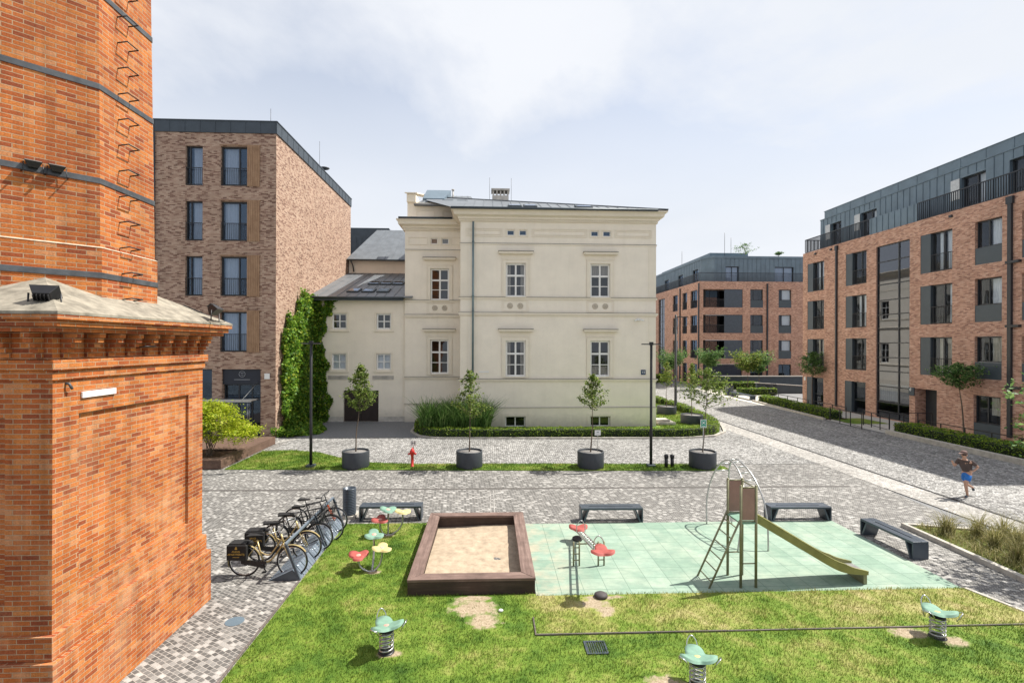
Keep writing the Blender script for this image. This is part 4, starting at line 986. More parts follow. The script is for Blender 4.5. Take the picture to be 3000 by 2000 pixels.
# penthouse
mb = MB(); PH = [(41.9,43.2,13.9,16.0),(37.95,39.6,13.9,16.0),(29.3,30.9,13.9,16.0),(24.0,27.9,13.9,16.05)]
PP.wall(mb, YS+.5, 44.62, 13.6, 16.68, [h+(.25,) for h in PH], .25)
PL((0,44.62),(1,0),(0,1)).wall(mb, 30, 43, 13.6, 16.68, [], 0); PL((0,YS+.5),(1,0),(0,-1)).wall(mb, 30, 43, 13.6, 16.68, [], 0)
mb.box(30.02,YS+.5,16.682,43,44.1,17.30); mb.box(29.98,YS+.46,17.302,43,44.14,17.34); mb.box(29.95,YS+.46,16.62,29.998,44.64,16.68)
y = YS+.8
while y < 44.5:
    if not any(a-.02 < y < b+.02 for a,b,_,_ in PH): PP.box(mb, y-.012, y+.012, 13.62, 16.61, -.03, -.002)
    else: PP.box(mb, y-.012, y+.012, 16.09, 16.61, -.03, -.002)
    y += .55
y = YS+1.3
while y < 44: mb.box(30.0,y,16.70,30.018,y+.03,17.29); y += 1.65
mb.build('penthouse', M['zinc'], rbk)
for i, h in enumerate(PH):
    window(rbk, PP, *h, .25, gm=M['glass2'], fw=.08, vs=(.42,) if i < 3 else (.25,.5,.75), curt=[(.03,.4,0,1)], room=M['inside2'], name='terrace_door')
    if i < 3:
        mb = MB(); PP.box(mb, h[1]+.06, h[1]+.68, 14.7, 16.0, -.06, -.031); mb.build('sliding_panel', M['steel'], rbk)
mb = MB(); PB = PL((28.62,0),(0,1),(-1,0)); PB.box(mb, 32.65,36.9,13.63,14.86,0,.08)
y = 32.9
while y < 36.9: PB.box(mb, y-.012,y+.012,13.64,14.85,-.03,-.002); y += .55
mb.build('balustrade_panel', M['zinc'], rbk)
for a, b in ((36.93,44.72),(YS+.2,32.62)):
    mb = MB(); PB.box(mb,a,b,14.82,14.88,0,.06); PB.box(mb,a,b,13.68,13.72,.01,.05)
    n = int((b-a)/.145)
    for k in range(n+1): y = a+(b-a)*k/n; PB.box(mb,y-.014,y+.014,13.721,14.819,.0,.05)
    mb.build('terrace_railing', M['frame'], rbk)
mb = MB(); mb.box(28.62,44.66,14.82,34,44.72,14.88)
for k in range(38): mb.box(28.7+.145*k,44.67,13.64,28.728+.145*k,44.71,14.819)
mb.build('terrace_railing', M['frame'], rbk)
mb = MB(); mb.tube([(31,26.9,17.34),(31,26.9,19.2)],.014,5); mb.build('lightning_rod', M['black'], rbk)
for y in (43.0,41.0,30.0):
    mb = MB(); PR.box(mb,y-.1,y+.1,13.25,13.4,-.1,-.003); mb.build('wall_spot', M['frame'], rbk)

# ------------------------------------------------------------------ second red brick block behind
sb = thing('far_brick_apartment_block', 'farther red brick block with corner loggias and zinc top floor, at the street end', 'building', (27.4, 65, 0))
PFb = PL((0,65),(1,0),(0,-1)); PLb = PL((27.4,0),(0,1),(-1,0))
mb = MB(); FZ = [(10.22,12.62),(6.86,9.27),(3.50,5.93)]
hf = []; hl = []
for z0,z1 in FZ+[(.02,2.75)]:
    hf += [(27.9,33.2,z0,z1,1.2 if z0 > 1 else .3),(34.22,35.95,z0,z1,.2),(38.04,39.77,z0,z1,.2)]
    hl += [(72.7,74.7,z0,z1,.2),(69.2,70.9,z0,z1,.2),(65.7,68.0,z0,z1,.2)]
hl += [(78.2,81.2,.5,12.6,.2)]
PFb.wall(mb, 27.4, 52, 0, 13.65, hf, .2); PLb.wall(mb, 65, 112, 0, 13.65, hl, .2)
mb.poly((27.4,65,13.64),(52,65,13.64),(52,112,13.64),(27.4,112,13.64))
mb.build('wall', M['red'], sb)
for fi,(z0,z1) in enumerate(FZ+[(.02,2.75)]):
    for a,b in ((34.22,35.95),(38.04,39.77)):
        if fi < 3:
            window(sb, PFb, a,b,z0+.98,z1,.2, gm=M['glass2'], fw=.08, vs=(.28,), curt=[(.3,1,0,1)] if b > 37 else None, room=M['inside2'])
            mb = MB(); PFb.box(mb,a+.003,b-.003,z0+.003,z0+.977,.02,.19); mb.build('sill_panel', M['panel'], sb)
        else: window(sb, PFb, a,b,z0,z1,.2, fw=.08, vs=(.4,))
    if fi < 3:
        mb = MB(); PFb.box(mb,27.95,33.15,z0+.02,z1-.02,1.14,1.19); o = mb.build('loggia_glazing', M['frame'], sb)
        for k in range(4):
            g = MB(); PFb.box(g,28.0+1.28*k,29.2+1.28*k,z0+.1,z1-.1,1.125,1.138); g.build('pane', M['glassbig'], o)
        mb = MB(); PFb.box(mb,30.75,33.18,z0+.02,z1-.02,.05,.12); mb.build('sliding_screen', plain('blue_grey_screen', (.06,.078,.10), .5), sb)
        mb = MB(); PFb.box(mb,27.9,30.74,z0+1.05,z0+1.1,.04,.09)
        for k in range(24): PFb.box(mb,27.95+.118*k,27.97+.118*k,z0+.02,z0+1.049,.05,.07)
        mb.build('loggia_railing', M['frame'], sb)
    else:
        mb = MB(); PFb.box(mb,27.95,33.15,.03,2.72,.2,.29); mb.build('garage_front', plain('navy_panel', (.022,.03,.05), .5), sb)
    for a,b in ((72.7,74.7),(69.2,70.9),(65.7,68.0)): window(sb, PLb, a,b,z0,z1,.2, fw=.09, vs=(.6,), rail=(a+.05,b-.05,1.05) if fi < 3 else None)
window(sb, PLb, 78.2,81.2,.5,12.6,.2, fw=.1, vs=(.5,), hs=(.1,.2,.3,.4,.5,.6,.7,.8,.9), name='stairwell_glazing', gm=M['glassbig'])
for P,u in ((PFb,36.48),(PLb,71.6),(PLb,65.06)):
    mb = MB(); P.box(mb,u-.08,u+.08,.1,13.4,-.16,-.01); mb.build('downpipe', M['frame'], sb)
mb = MB(); PFp = PL((0,66.2),(1,0),(0,-1)); PLp = PL((28.7,0),(0,1),(-1,0))
PFp.wall(mb,29.9,52,13.64,16.9,[(31.45,33.26,13.75,15.8,.2),(38.2,40.8,13.75,15.8,.2)],.2)
PLp.wall(mb,67.6,112,13.64,16.9,[(68.5,70.5,13.75,15.8,.2),(74,76,13.75,15.8,.2),(80,82,13.75,15.8,.2)],.2)
mb.poly((28.7,67.6,13.64),(29.9,66.2,13.64),(29.9,66.2,16.9),(28.7,67.6,16.9))
mb.prism([(28.6,67.5),(29.85,66.1),(52,66.1),(52,112),(28.6,112)],16.902,17.2)
mb.box(31,70,17.202,36.5,90,18.3); mb.box(33,68,17.202,40,70,17.5)
x = 30.3
while x < 52: PFp.box(mb,x-.015,x+.015,15.85 if (31.4<x<33.3 or 38.1<x<40.9) else 13.66,16.88,-.035,-.002); x += .6
y = 68.0
while y < 112: PLp.box(mb,y-.015,y+.015,15.85 if (68.4<y<70.6 or 73.9<y<76.1 or 79.9<y<82.1) else 13.66,16.88,-.035,-.002); y += .6
mb.build('penthouse', M['zinc'], sb)
for h in ((31.45,33.26,13.75,15.8),(38.2,40.8,13.75,15.8)): window(sb,PFp,*h,.2,fw=.09,vs=(.5,),curt=[(.03,.97,0,1)],room=M['inside2'],name='terrace_door')
for h in ((68.5,70.5,13.75,15.8),(74,76,13.75,15.8),(80,82,13.75,15.8)): window(sb,PLp,*h,.2,fw=.09,vs=(.5,),name='terrace_door')
mb = MB(); PFb.box(mb,27.5,52,14.75,14.81,.05,.1); PLb.box(mb,65.1,112,14.75,14.81,.05,.1)
for k in range(150): PFb.box(mb,27.55+.16*k,27.58+.16*k,13.66,14.749,.06,.09)
for k in range(110): PLb.box(mb,65.3+.16*k,65.33+.16*k,13.66,14.749,.06,.09)
PLb.box(mb,83,112,13.66,14.749,.05,.1)
mb.build('terrace_railing', M['frame'], sb)
for x,y,z,h in ((31.5,66.6,17.2,3.2),(35,72,18.3,2.6),(28.9,75,17.2,2.2)):
    mb = MB(); mb.tube([(x,y,z),(x,y,z+h)],.025,5); mb.build('lightning_rod', M['black'], sb)
# ------------------------------------------------------------------ plants
def spline(pts, n=6):
    P = [Vector(p) for p in pts]; out = []
    for i in range(len(P)-1):
        p0, p1, p2, p3 = P[max(i-1,0)], P[i], P[i+1], P[min(i+2,len(P)-1)]
        for k in range(n):
            t = k/n; out.append(.5*((2*p1)+(p2-p0)*t+(2*p0-5*p1+4*p2-p3)*t*t+(3*p1-p0-3*p2+p3)*t**3))
    return out+[P[-1]]
def tree(name, label, loc, h, zc, rad, mat, seed, group=None, shape='cone', nb=34, nl=46, size=.045, trunk=.035, lean=(0,0), up=.4):
    """h: height of the top above loc, zc: where the crown starts"""
    g = random.Random(seed); t = thing(name, label, 'tree', (0,0,0), group)
    tp = spline([(0,0,0),(lean[0]*.3+g.uniform(-.04,.04),lean[1]*.3,zc*.55),(lean[0]*.7,lean[1]*.7+g.uniform(-.03,.03),zc),(lean[0],lean[1],h*.97)], 5)
    mb = MB(); mb.tube(tp, [trunk*(1-.85*i/(len(tp)-1)) for i in range(len(tp))], 7)
    pts = []
    for k in range(nb):
        f = (k+g.random())/nb; z = zc+(h-zc)*(f*.93)
        i = min(len(tp)-2, int(z/h*len(tp))); c = tp[min(range(len(tp)), key=lambda q: abs(tp[q].z-z))]
        if shape == 'cone': L = rad*((1-f)**.9*.95+.07)*g.uniform(.7,1.1)*(1 if f > .08 else .85)
        elif shape == 'round': L = rad*(math.sin(math.pi*min(1,f*.62+.40))**.8+.04)*g.uniform(.6,1.15)
        else: L = rad*(.55+.45*f)*g.uniform(.7,1.12); z = zc+(h-zc)*(f*.35)
        a = k*2.4+g.uniform(-.5,.5); rise = {'cone': g.uniform(.25,.6), 'round': g.uniform(.1,.7), 'vase': g.uniform(.45,1.05)}[shape]
        d = Vector((math.cos(a), math.sin(a), rise)).normalized(); s = Vector((c.x, c.y, z))
        bend = Vector((0,0,L*.18)) if shape != 'vase' else Vector((0,0,-L*.10))
        br = spline([s, s+d*L*.5+bend*.3+Vector((g.uniform(-.05,.05),g.uniform(-.05,.05),0)), s+d*L+bend], 4)
        mb.tube(br, [trunk*.38*(1-f*.5)*(1-.8*i/(len(br)-1)) for i in range(len(br))], 4)
        for q in range(int(nl*(.45+.9*L/rad))):
            w = g.random()**.7*.92+.10; p = br[min(len(br)-1, int(w*(len(br)-1)))]
            sp = (.03+.055*L*(.4+w)) if shape == 'cone' else (.035+.075*L*(.4+w))
            pts.append((p.x+g.gauss(0,sp), p.y+g.gauss(0,sp), p.z+g.gauss(0,sp*.75)))
        if g.random() < .6:
            e = br[len(br)//2]; d2 = (d+Vector((g.uniform(-.8,.8),g.uniform(-.8,.8),g.uniform(0,.6)))).normalized()
            mb.tube([e, e+d2*L*.45], [trunk*.15, trunk*.04], 4)
            for q in range(nl//3):
                p = e+d2*L*.45*g.uniform(.3,1.15); pts.append((p.x+g.gauss(0,.07), p.y+g.gauss(0,.07), p.z+g.gauss(0,.06)))
    mb.build('trunk', M['bark'], t); leaves('crown', pts, size, mat, t, seed, up)
    t.location = loc; return t

PLANTERS = [((-5.80,22.02),'leftmost of the four charcoal planters, in front of the dark annex door'),((-.90,21.88),'charcoal planter right of the red hydrant, in front of the reed clump'),((4.35,21.66),'charcoal planter with a small white sign standing in it'),((9.22,21.5),'charcoal planter with the green sign in it, nearest the street')]
TL = ['slender young tree with bushy crown in the planter before the dark annex door','feathery young tree in the planter before the reed clump','narrow conical young tree in the planter with the small white sign','loose spreading young tree in the planter with the green sign']
def planter(loc, label, r=.57, h=.70, group='round charcoal planters on the grass strip'):
    t = thing('round_planter', label, 'planter', (0,0,0), group)
    mb = MB(); mb.lathe([(r*.93,-.02),(r*.985,.02),(r,.06),(r,h-.02),(r-.008,h),(r-.05,h),(r-.055,h-.02),(r-.055,h-.09)], (0,0,0), 40); mb.build('bowl', M['char'], t)
    mb = MB(); mb.lathe([(r-.056,h-.10),(r-.056,h-.075),(.02,h-.05)], (0,0,0), 24); mb.build('gravel', M['gravel'], t)
    t.location = (*loc, 0.03); return t
for i, (p, lab) in enumerate(PLANTERS): planter(p, lab)
tree('potted_tree', TL[0], (-5.80,22.02,.66), 3.85, 1.70, 1.02, M['leaf'], 21, 'young trees in the strip planters', 'cone', 30, 62, .056, .032, (.18,0))
tree('potted_tree', TL[1], (-.90,21.88,.66), 3.65, 1.35, 1.12, M['leaf'], 35, 'young trees in the strip planters', 'cone', 26, 52, .055, .034, (.03,0))
tree('potted_tree', TL[2], (4.35,21.66,.66), 3.45, 1.80, .88, M['leaf'], 52, 'young trees in the strip planters', 'cone', 24, 50, .055, .032, (.10,0))
tree('potted_tree', TL[3], (9.22,21.5,.66), 3.75, 1.85, 1.15, M['leaf'], 68, 'young trees in the strip planters', 'round', 28, 44, .055, .034, (.22,0))
for (x, y), lab in (((13.55,33.35),'half hidden grey planter on the island lawn, nearer one beside the curved hedge'),((13.45,37.9),'grey planter on the island lawn standing beside the tall lamp post'),((12.3,45.5),'grey planter half hidden behind the villa corner')):
    planter((x,y), lab, .72, .62, 'grey planters on the island lawn')
tree('potted_tree', 'yellowish young tree in the nearer island planter beside the curved hedge', (13.55,33.35,.58), 3.6, 1.7, .62, M['leaf3'], 71, 'young trees on the island', 'cone', 30, 34, .05, .028)
tree('potted_tree', 'light green young tree in the island planter beside the tall lamp post', (13.45,37.9,.58), 3.55, 1.55, .72, M['leaf3'], 72, 'young trees on the island', 'cone', 30, 34, .055, .028)
tree('potted_tree', 'yellow green young tree peeping out behind the villa corner', (12.45,45.5,.58), 3.6, 1.2, .8, M['leaf3'], 73, 'young trees on the island', 'round', 26, 34, .06, .03)
ST = 'street trees along the brick blocks'
for (loc, lab, h, zc, r, mt, sd, sh) in (((22.6,62,0),'dark street tree behind the tall lamp post',5.6,2.2,2.6,'leaf2',81,'vase'),((25.6,58,0),'street tree with upswept branches in front of the first corner loggia',6.0,2.6,2.3,'leaf2',82,'vase'),
        ((29.9,57.3,0),'broad yellowish street tree in front of the far brick block',5.9,2.1,2.4,'leaf3',83,'vase'),((31.4,57.6,0),'green street tree beside the broad yellowish one, before the far brick block',5.8,2.0,2.2,'leaf2',84,'vase'),
        ((27.75,42.3,0),'dark green street tree against the far end of the red brick block',4.9,2.6,1.15,'leaf2',85,'round'),((27.7,28.3,0),'small leaning street tree with flat crown beside the entrance of the red block',4.25,2.75,1.2,'leaf2',86,'round')):
    tree('street_tree', lab, loc, h, zc, r, M[mt], sd, ST, sh, 40, 62, .10 if loc[1] > 50 else .065, .05, (-.35,.1) if sd == 86 else (0,0))
tree('street_tree', 'street tree at the right edge whose shade falls on the paving', (14.3,11.6,0), 5.4, 2.4, 1.45, M['leaf2'], 87, ST, 'round', 36, 34, .07, .06)
for (x,y,z,r,lab,sd) in ((34.5,67,17.2,1.5,'leafy bush on the roof terrace of the far brick block, larger one',91),(39.3,67.2,17.2,.6,'small bush on the roof terrace of the far brick block, right one',92)):
    tree('roof_bush', lab, (x,y,z), 1.9 if r > 1 else .8, .3, r, M['leaf2'], sd, 'bushes on the far roof terrace', 'round', 20, 16, .09, .04)

# hedges: a dark core with leaves all over it
def hedge(label, pts, w, h, z0=.04, dens=420, seed=1, size=.034, group='clipped box hedges'):
    g = np.random.default_rng(seed); t = thing('box_hedge', label, 'hedge', (pts[0][0], pts[0][1], z0), group)
    P = [Vector(p) for p in spline([(x,y,0) for x,y in pts], 5)] if len(pts) > 2 else [Vector((x,y,0)) for x,y in pts]
    mb = MB(); n = len(P); Ls = []; Rs = []
    for i in range(n):
        d = (P[min(i+1,n-1)]-P[max(i-1,0)]).normalized(); nn = Vector((-d.y,d.x,0)); Ls.append(nn)
    def sec(i, f):
        c = P[i]; a = Ls[i]*w/2*f
        return [c-a+Vector((0,0,z0)), c+a+Vector((0,0,z0)), c+a+Vector((0,0,z0+h*f)), c-a+Vector((0,0,z0+h*f))]
    vs = []
    for i in range(n): vs += sec(i, .86)
    fs = [(0,1,2,3), tuple(4*(n-1)+k for k in (3,2,1,0))]
    for i in range(n-1):
        for k in range(4): fs.append((4*i+k, 4*i+(k+1)%4, 4*i+4+(k+1)%4, 4*i+4+k))
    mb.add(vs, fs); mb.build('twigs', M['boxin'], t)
    out = []
    for i in range(n-1):
        L = (P[i+1]-P[i]).length; m = int(L*(w+2*h)*dens)
        u = g.random(m); s = g.random(m)*(w+2*h)
        for k in range(m):
            c = P[i].lerp(P[i+1], u[k]); nn = Ls[i].lerp(Ls[i+1], u[k])
            wob = .03*math.sin(c.x*5.1+c.y*3.3)+.025*math.sin(c.x*11+c.y*9+1); j = g.normal()*.022
            if s[k] < h: q = c-nn*(w/2+wob+j); z = z0+s[k]
            elif s[k] < h+w: q = c+nn*(s[k]-h-w/2); z = z0+h+wob+j
            else: q = c+nn*(w/2+wob+j); z = z0+s[k]-h-w
            out.append((q.x, q.y, max(z0, z)))
    for i, e in ((0,-1),(n-1,1)):
        d = (P[min(1,n-1)]-P[0]) if i == 0 else (P[-1]-P[-2]); d.normalize()
        for k in range(int(w*h*dens)):
            q = P[i]+d*e*(g.normal()*.02)+Ls[i]*(g.random()-.5)*w; out.append((q.x,q.y,z0+g.random()*h))
    leaves('foliage', out, size, M['box'], t, seed, .35)
    return t
hedge('long low clipped hedge curving round the villa base to the street', [(-4.35,32.5),(-4.25,30.6),(-3.7,29.4),(-2.7,28.85),(.5,28.72),(4,28.68),(8,28.6),(10.9,28.52),(12.6,29.1),(13.7,30.4),(14.35,32.3),(14.75,34.5),(15.0,36.6)], .62, .50, .05, 420, 3)
hedge('short clipped hedge on the island beyond the tall lamp post', [(15.2,37.6),(15.35,40),(15.35,43)], .62, .5, .05, 300, 4, .042)
hedge('farthest short clipped hedge on the island, partly behind the villa', [(15.3,43.8),(15.2,46),(14.6,48)], .62, .5, .05, 250, 5, .045)
hedge('clipped hedge along the kerb before the far half of the red block', [(25.75,46.4),(25.2,41),(24.75,35.1)], 1.0, .55, .05, 260, 6, .045)
hedge('long clipped hedge on the concrete kerb before the near half of the red block', [(24.95,29.4),(24.85,25),(24.8,20),(24.8,13)], 1.25, .62, .05, 300, 7, .042)
hedge('clipped hedge with bicycles behind it near the ramp wall', [(26.4,52.6),(30.3,52.4)], .9, .7, .02, 170, 8, .06)
hedge('bright clipped hedge across the street end before the far block', [(25.6,59.3),(29.5,59.5),(32.3,60.0)], 1.2, .8, .02, 130, 9, .07)
hedge('dark hedge in shade at the far left of the street end', [(19.5,66),(22.5,69.5),(25.8,72.5)], 1.5, 1.0, .02, 90, 10, .08)

# ivy on the sunny brick wall and round the annex corner
g = np.random.default_rng(5); iv = thing('climbing_ivy', 'thick green ivy climbing the brick wall and annex corner behind the left lamp post', 'ivy', (-12.1,33,0))
Y_ = [29.75,30.1,30.6,31.2,31.7,32.1,32.6,33.8,34.7]; T_ = [4.9,6.2,6.9,7.0,6.7,7.9,8.5,8.6,8.3]
pts = []
for k in range(15500):
    y = g.uniform(29.6,34.75); top = np.interp(y, Y_, T_)+.25*math.sin(y*7)+.15*math.sin(y*17)
    z = g.uniform(0,1)**.9*top
    if y < 29.85+.15*math.sin(z*3)+.1*math.sin(z*7.3): continue
    pts.append((-12.2+abs(g.normal())*.16+.14*(.5+.5*math.sin(y*3.1+z*2.3)), y, z))
for k in range(5200):
    z = g.uniform(0,8.2); r = -11.15+.16*math.sin(z*2.1)+.1*math.sin(z*5.3)+(.42*math.exp(-((z-1.7)/.8)**2))-(.1 if z > 5 else 0)
    x = g.uniform(-12.1, r); pts.append((x, 34.72-abs(g.normal())*.12, z))
for k in range(420):
    z = g.uniform(7.2,8.25); x = -10.95+g.normal()*.14*(1.4-(8.25-z)*.6)+(8.2-z)*-.05; pts.append((x, 34.70-abs(g.normal())*.08, z))
leaves('foliage', pts, .085, M['ivy'], iv, 6, .15, .75)
mb = MB(); mb.tube(spline([(-12.17,33.9,0),(-12.17,33.6,2.5),(-12.17,33.2,5),(-12.17,33.5,7.5)]), .04, 6); mb.tube(spline([(-11.8,34.74,0),(-11.7,34.74,3),(-11.9,34.74,6),(-11.7,34.74,8)]), .035, 6); mb.build('stem', M['bark'], iv)
gc = thing('ground_cover', 'low green creeper spreading on the ground below the ivy wall', 'plant', (-11.6,31,0)); pts = []
for k in range(4200):
    y = g.uniform(29.0,34.3); w = np.interp(y, [29.0,30,31.5,33,34.3],[1.0,2.2,2.1,1.3,.9]); x = -12.6+.2+g.random()*w if y < 29.35 else -12.15+g.random()*w
    f = (x+12.2)/max(w,.1); pts.append((x, y, .02+(.42*(1-f)+.05)*g.random()+.08*math.sin(x*5+y*4)**2))
leaves('foliage', pts, .075, M['ivy'], gc, 8, .6, .7)
mb = MB(); mb.tube(spline([(-12.0,29.4,.03),(-11.5,31,.04),(-11.6,33,.03)]),.012,5); mb.build('stem', M['bark'], gc)

# reeds
rc = thing('reed_clump', 'tall green reed grass clump in the corner of the villa behind the hedge', 'plant', (-2.4,31,0))
P = np.stack([g.uniform(-4.0,-.1,5200), g.uniform(29.3,31.9,5200), np.full(5200,.05)], axis=1)
blades('blades', P, 1.42, .026, M['reed'], rc, 9, .6, True, .22)
# feather grass tufts in the right bed
for k in range(16):
    row, col = divmod(k, 4)
    x, y = (12.75+.62*col+.3*(row % 2)+g.normal()*.1, 13.55-.85*row-.22*col+g.normal()*.1)
    lab = 'feathery ornamental grass tuft in the right planting bed'
    t = thing('grass_tuft', lab, 'plant', (0,0,0), 'ornamental grass tufts in the right bed')
    n = 170; a = g.random(n)*6.28; r = np.abs(g.normal(size=n))*.09
    blades('blades', np.stack([r*np.cos(a), r*np.sin(a), np.zeros(n)], axis=1), .46, .007, M['tuft'], t, 40+k, 1.0, True, .35)
    t.location = (x, y, .07)
# yellow-green maple in the timber deck
mp = thing('maple_shrub', 'bright yellow green maple shrub growing out of the timber deck', 'shrub', (-12.5,23.0,.3)); pts = []
mb = MB(); gg = random.Random(4)
for k in range(13):
    a = k*2.4; e = Vector((-12.45+math.cos(a)*gg.uniform(.3,1.0), 23.1+math.sin(a)*gg.uniform(.3,.9), gg.uniform(1.1,2.3)))
    s = Vector((-12.5+gg.uniform(-.12,.12), 23.0+gg.uniform(-.1,.1), .3)); br = spline([s, s.lerp(e,.5)+Vector((0,0,.25)), e], 4)
    mb.tube(br, [.022*(1-.7*i/(len(br)-1)) for i in range(len(br))], 5)
mb.build('stem', M['bark'], mp)
for k in range(78):
    a = gg.uniform(0,6.28); rr = gg.uniform(0,1)**.5; z = gg.uniform(1.0,2.75)
    R0 = 1.45*math.sqrt(max(.05,1-((z-1.45)/1.45)**2)); c = (-12.45+math.cos(a)*rr*R0+(.45 if z < 1.6 else -.1), 23.15+math.sin(a)*rr*R0*.8, z)
    for q in range(125): pts.append((c[0]+gg.gauss(0,.21), c[1]+gg.gauss(0,.21), c[2]+gg.gauss(0,.075)-.05*abs(gg.gauss(0,1))))
leaves('foliage', pts, .062, M['maple'], mp, 12, .9, .42)
# bush at the right frame edge
bs = thing('leafy_bush', 'light green bush overhanging the hedge at the right edge of the picture', 'shrub', (25.0,21.6,0)); pts = []
for k in range(30):
    c = (25.3+gg.gauss(0,.55), 21.2+gg.gauss(0,.7), gg.uniform(.6,2.0))
    for q in range(60): pts.append((c[0]+gg.gauss(0,.16), c[1]+gg.gauss(0,.16), c[2]+gg.gauss(0,.12)))
leaves('foliage', pts, .05, M['leaf3'], bs, 13, .5)
mb = MB()
for k in range(6): mb.tube(spline([(25.3,21.2,.05),(25.3+gg.gauss(0,.3),21.2+gg.gauss(0,.3),1.0),(25.3+gg.gauss(0,.5),21.2+gg.gauss(0,.6),1.8)],3),.014,5)
mb.build('stem', M['bark'], bs)

# ------------------------------------------------------------------ timber deck
dk = thing('timber_deck', 'low brown timber seating deck with a planting hole, right behind the chimney', 'deck', (-12.4,24.4,0))
DX0, DX1, DY0, DY1 = -16.5, -11.38, 21.8, 27.2
mb = MB(); x = DX0
while x < DX1-.02:
    x1 = min(x+.14, DX1)
    if x1 > -13.3 and x < -11.75:
        mb.box(x, DY0+.02, .37, x1-.006, 22.25, .40); mb.box(x, 24.0, .37, x1-.006, DY1-.02, .40)
    else: mb.box(x, DY0+.02, .37, x1-.006, DY1-.02, .40)
    x += .14
mb.build('deck_boards', M['deck'], dk)
mb = MB(); mb.box(DX1-.04, DY0, .02, DX1, DY1, .369); mb.box(DX0, DY0, .02, DX1-.042, DY0+.04, .369); mb.box(DX0, DY1-.04, .02, DX1-.042, DY1, .369)
mb.box(DX1-.035,DY0-.006,.02,DX1+.006,DY0+.04,.395)
mb.build('skirt_boards', M['deck'], dk)
mb = MB(); mb.box(-13.3,22.26,.05,-11.78,23.98,.33); mb.build('soil', M['mulch'], dk)

# ------------------------------------------------------------------ street lamps, hydrant, bollards, signs
def lamp(label, loc):
    t = thing('street_lamp', label, 'street lamp', (0,0,0), 'black two armed street lamps')
    mb = MB(); mb.lathe([(.062,.1),(.062,2.0),(.055,2.02),(.055,5.38),(.03,5.40)], (0,0,0), 14); mb.build('pole', M['black'], t)
    mb = MB(); mb.box(-.17,-.17,-.02,.17,.17,.10); mb.build('base', M['panel'], t, bevel=.01)
    for s in (-1,1):
        mb = MB(); a, b = sorted((s*.07, s*.42)); mb.box(a,-.07,5.30,b,.07,5.345); o = mb.build('lamp_arm', M['black'], t, bevel=.006)
        mb = MB(); mb.box(a+.03,-.05,5.292,b-.03,.05,5.298); mb.build('lens', M['white'], o)
    mb = MB(); mb.box(-.075,-.075,5.28,.075,.075,5.42); mb.build('lamp_head', M['black'], t, bevel=.006)
    t.location = loc
lamp('black two armed street lamp in front of the ivy', (-7.72,22.05,.03)); lamp('black two armed street lamp at the right corner of the villa', (7.0,21.66,.03))
t = thing('street_lamp', 'tall dark lamp post with a single arm on the island lawn', 'street lamp', (0,0,0))
mb = MB(); mb.lathe([(.13,0),(.13,.3),(.11,.32),(.085,7.7),(.03,7.72)],(0,0,0),14); mb.build('pole', M['black'], t)
mb = MB(); mb.box(.05,-.09,7.5,1.0,.09,7.57); mb.build('lamp_arm', M['black'], t, bevel=.01); t.location = (15.0,40.2,.03)

hy = thing('fire_hydrant', 'red fire hydrant on the grass strip', 'hydrant', (-3.37,21.95,.03))
hx, hyy = -3.37, 21.95
mb = MB(); mb.lathe([(.085,0),(.085,.03),(.055,.04),(.055,.46),(.075,.48),(.078,.52)], (hx,hyy,.03), 18); mb.build('standpipe', M['hydrant'], hy)
mb = MB(); mb.lathe([(.08,.521),(.10,.54),(.105,.62),(.11,.63),(.09,.70),(.055,.76),(.03,.785),(.028,.82),(.01,.825)], (hx,hyy,.03), 20); mb.build('bonnet', M['hydrant'], hy)
for s in (-1,1):
    mb = MB(); mb.tube([(hx+s*.09,hyy,.60),(hx+s*.15,hyy,.575),(hx+s*.17,hyy,.57)],[.042,.042,.05],12); mb.build('outlet', M['hydrant'], hy)
hs = thing('hydrant_sign', 'small grey sign with a black letter H just behind the red hydrant', 'sign', (-3.37,22.3,.03))
mb = MB(); mb.box(-3.385,22.30,.03,-3.355,22.33,.95); mb.build('post', M['steel'], hs)
mb = MB(); mb.box(-3.50,22.275,.86,-3.24,22.298,1.10); mb.build('plate', M['white'], hs)
text('H', .26, M['black'], 'letter', hs, (-3.37,22.273,.98), (1,0,0), (0,0,1), .003)
for x, lab in ((7.62,'left of two short black ribbed bollards beside the right street lamp'),(7.88,'right of two short black ribbed bollards beside the right street lamp')):
    t = thing('bollard', lab, 'bollard', (x,21.5,.03), 'short black bollards')
    mb = MB(); mb.lathe([(.075,0),(.075,.40)],(x,21.5,.03),18); mb.build('post', M['black'], t)
    mb = MB(); mb.lathe([(.085,.40),(.09,.42),(.09,.53),(.08,.55),(.02,.555)],(x,21.5,.03),18); mb.build('head', M['black'], t)
s1 = thing('stake_sign', 'small white notice on a thin stake in the planter before the right villa windows', 'sign', (4.68,21.75,.7))
mb = MB(); mb.tube([(4.68,21.78,.64),(4.68,21.78,1.45)],.010,6); mb.build('post', M['steel'], s1)
mb = MB(); mb.box(4.55,21.755,1.38,4.81,21.768,1.60); mb.build('plate', M['sign'], s1)
mb = MB(); mb.box(4.63,21.752,1.50,4.73,21.7545,1.545); mb.box(4.59,21.752,1.44,4.77,21.7545,1.455); mb.build('print', M['greyprint'], s1)
s2 = thing('assembly_sign', 'green and white assembly point sign on a stake at the planter nearest the street', 'sign', (9.18,21.2,.7))
mb = MB(); mb.tube([(9.16,21.3,.64),(9.16,21.3,1.8)],.014,6); mb.build('post', M['steel'], s2)
mb = MB(); mb.box(9.03,21.27,1.78,9.29,21.284,2.13); mb.build('plate', M['sign'], s2)
mb = MB(); mb.box(9.055,21.266,1.805,9.265,21.2695,2.105); mb.build('field', M['signgreen'], s2)
mb = MB(); cz = 1.99
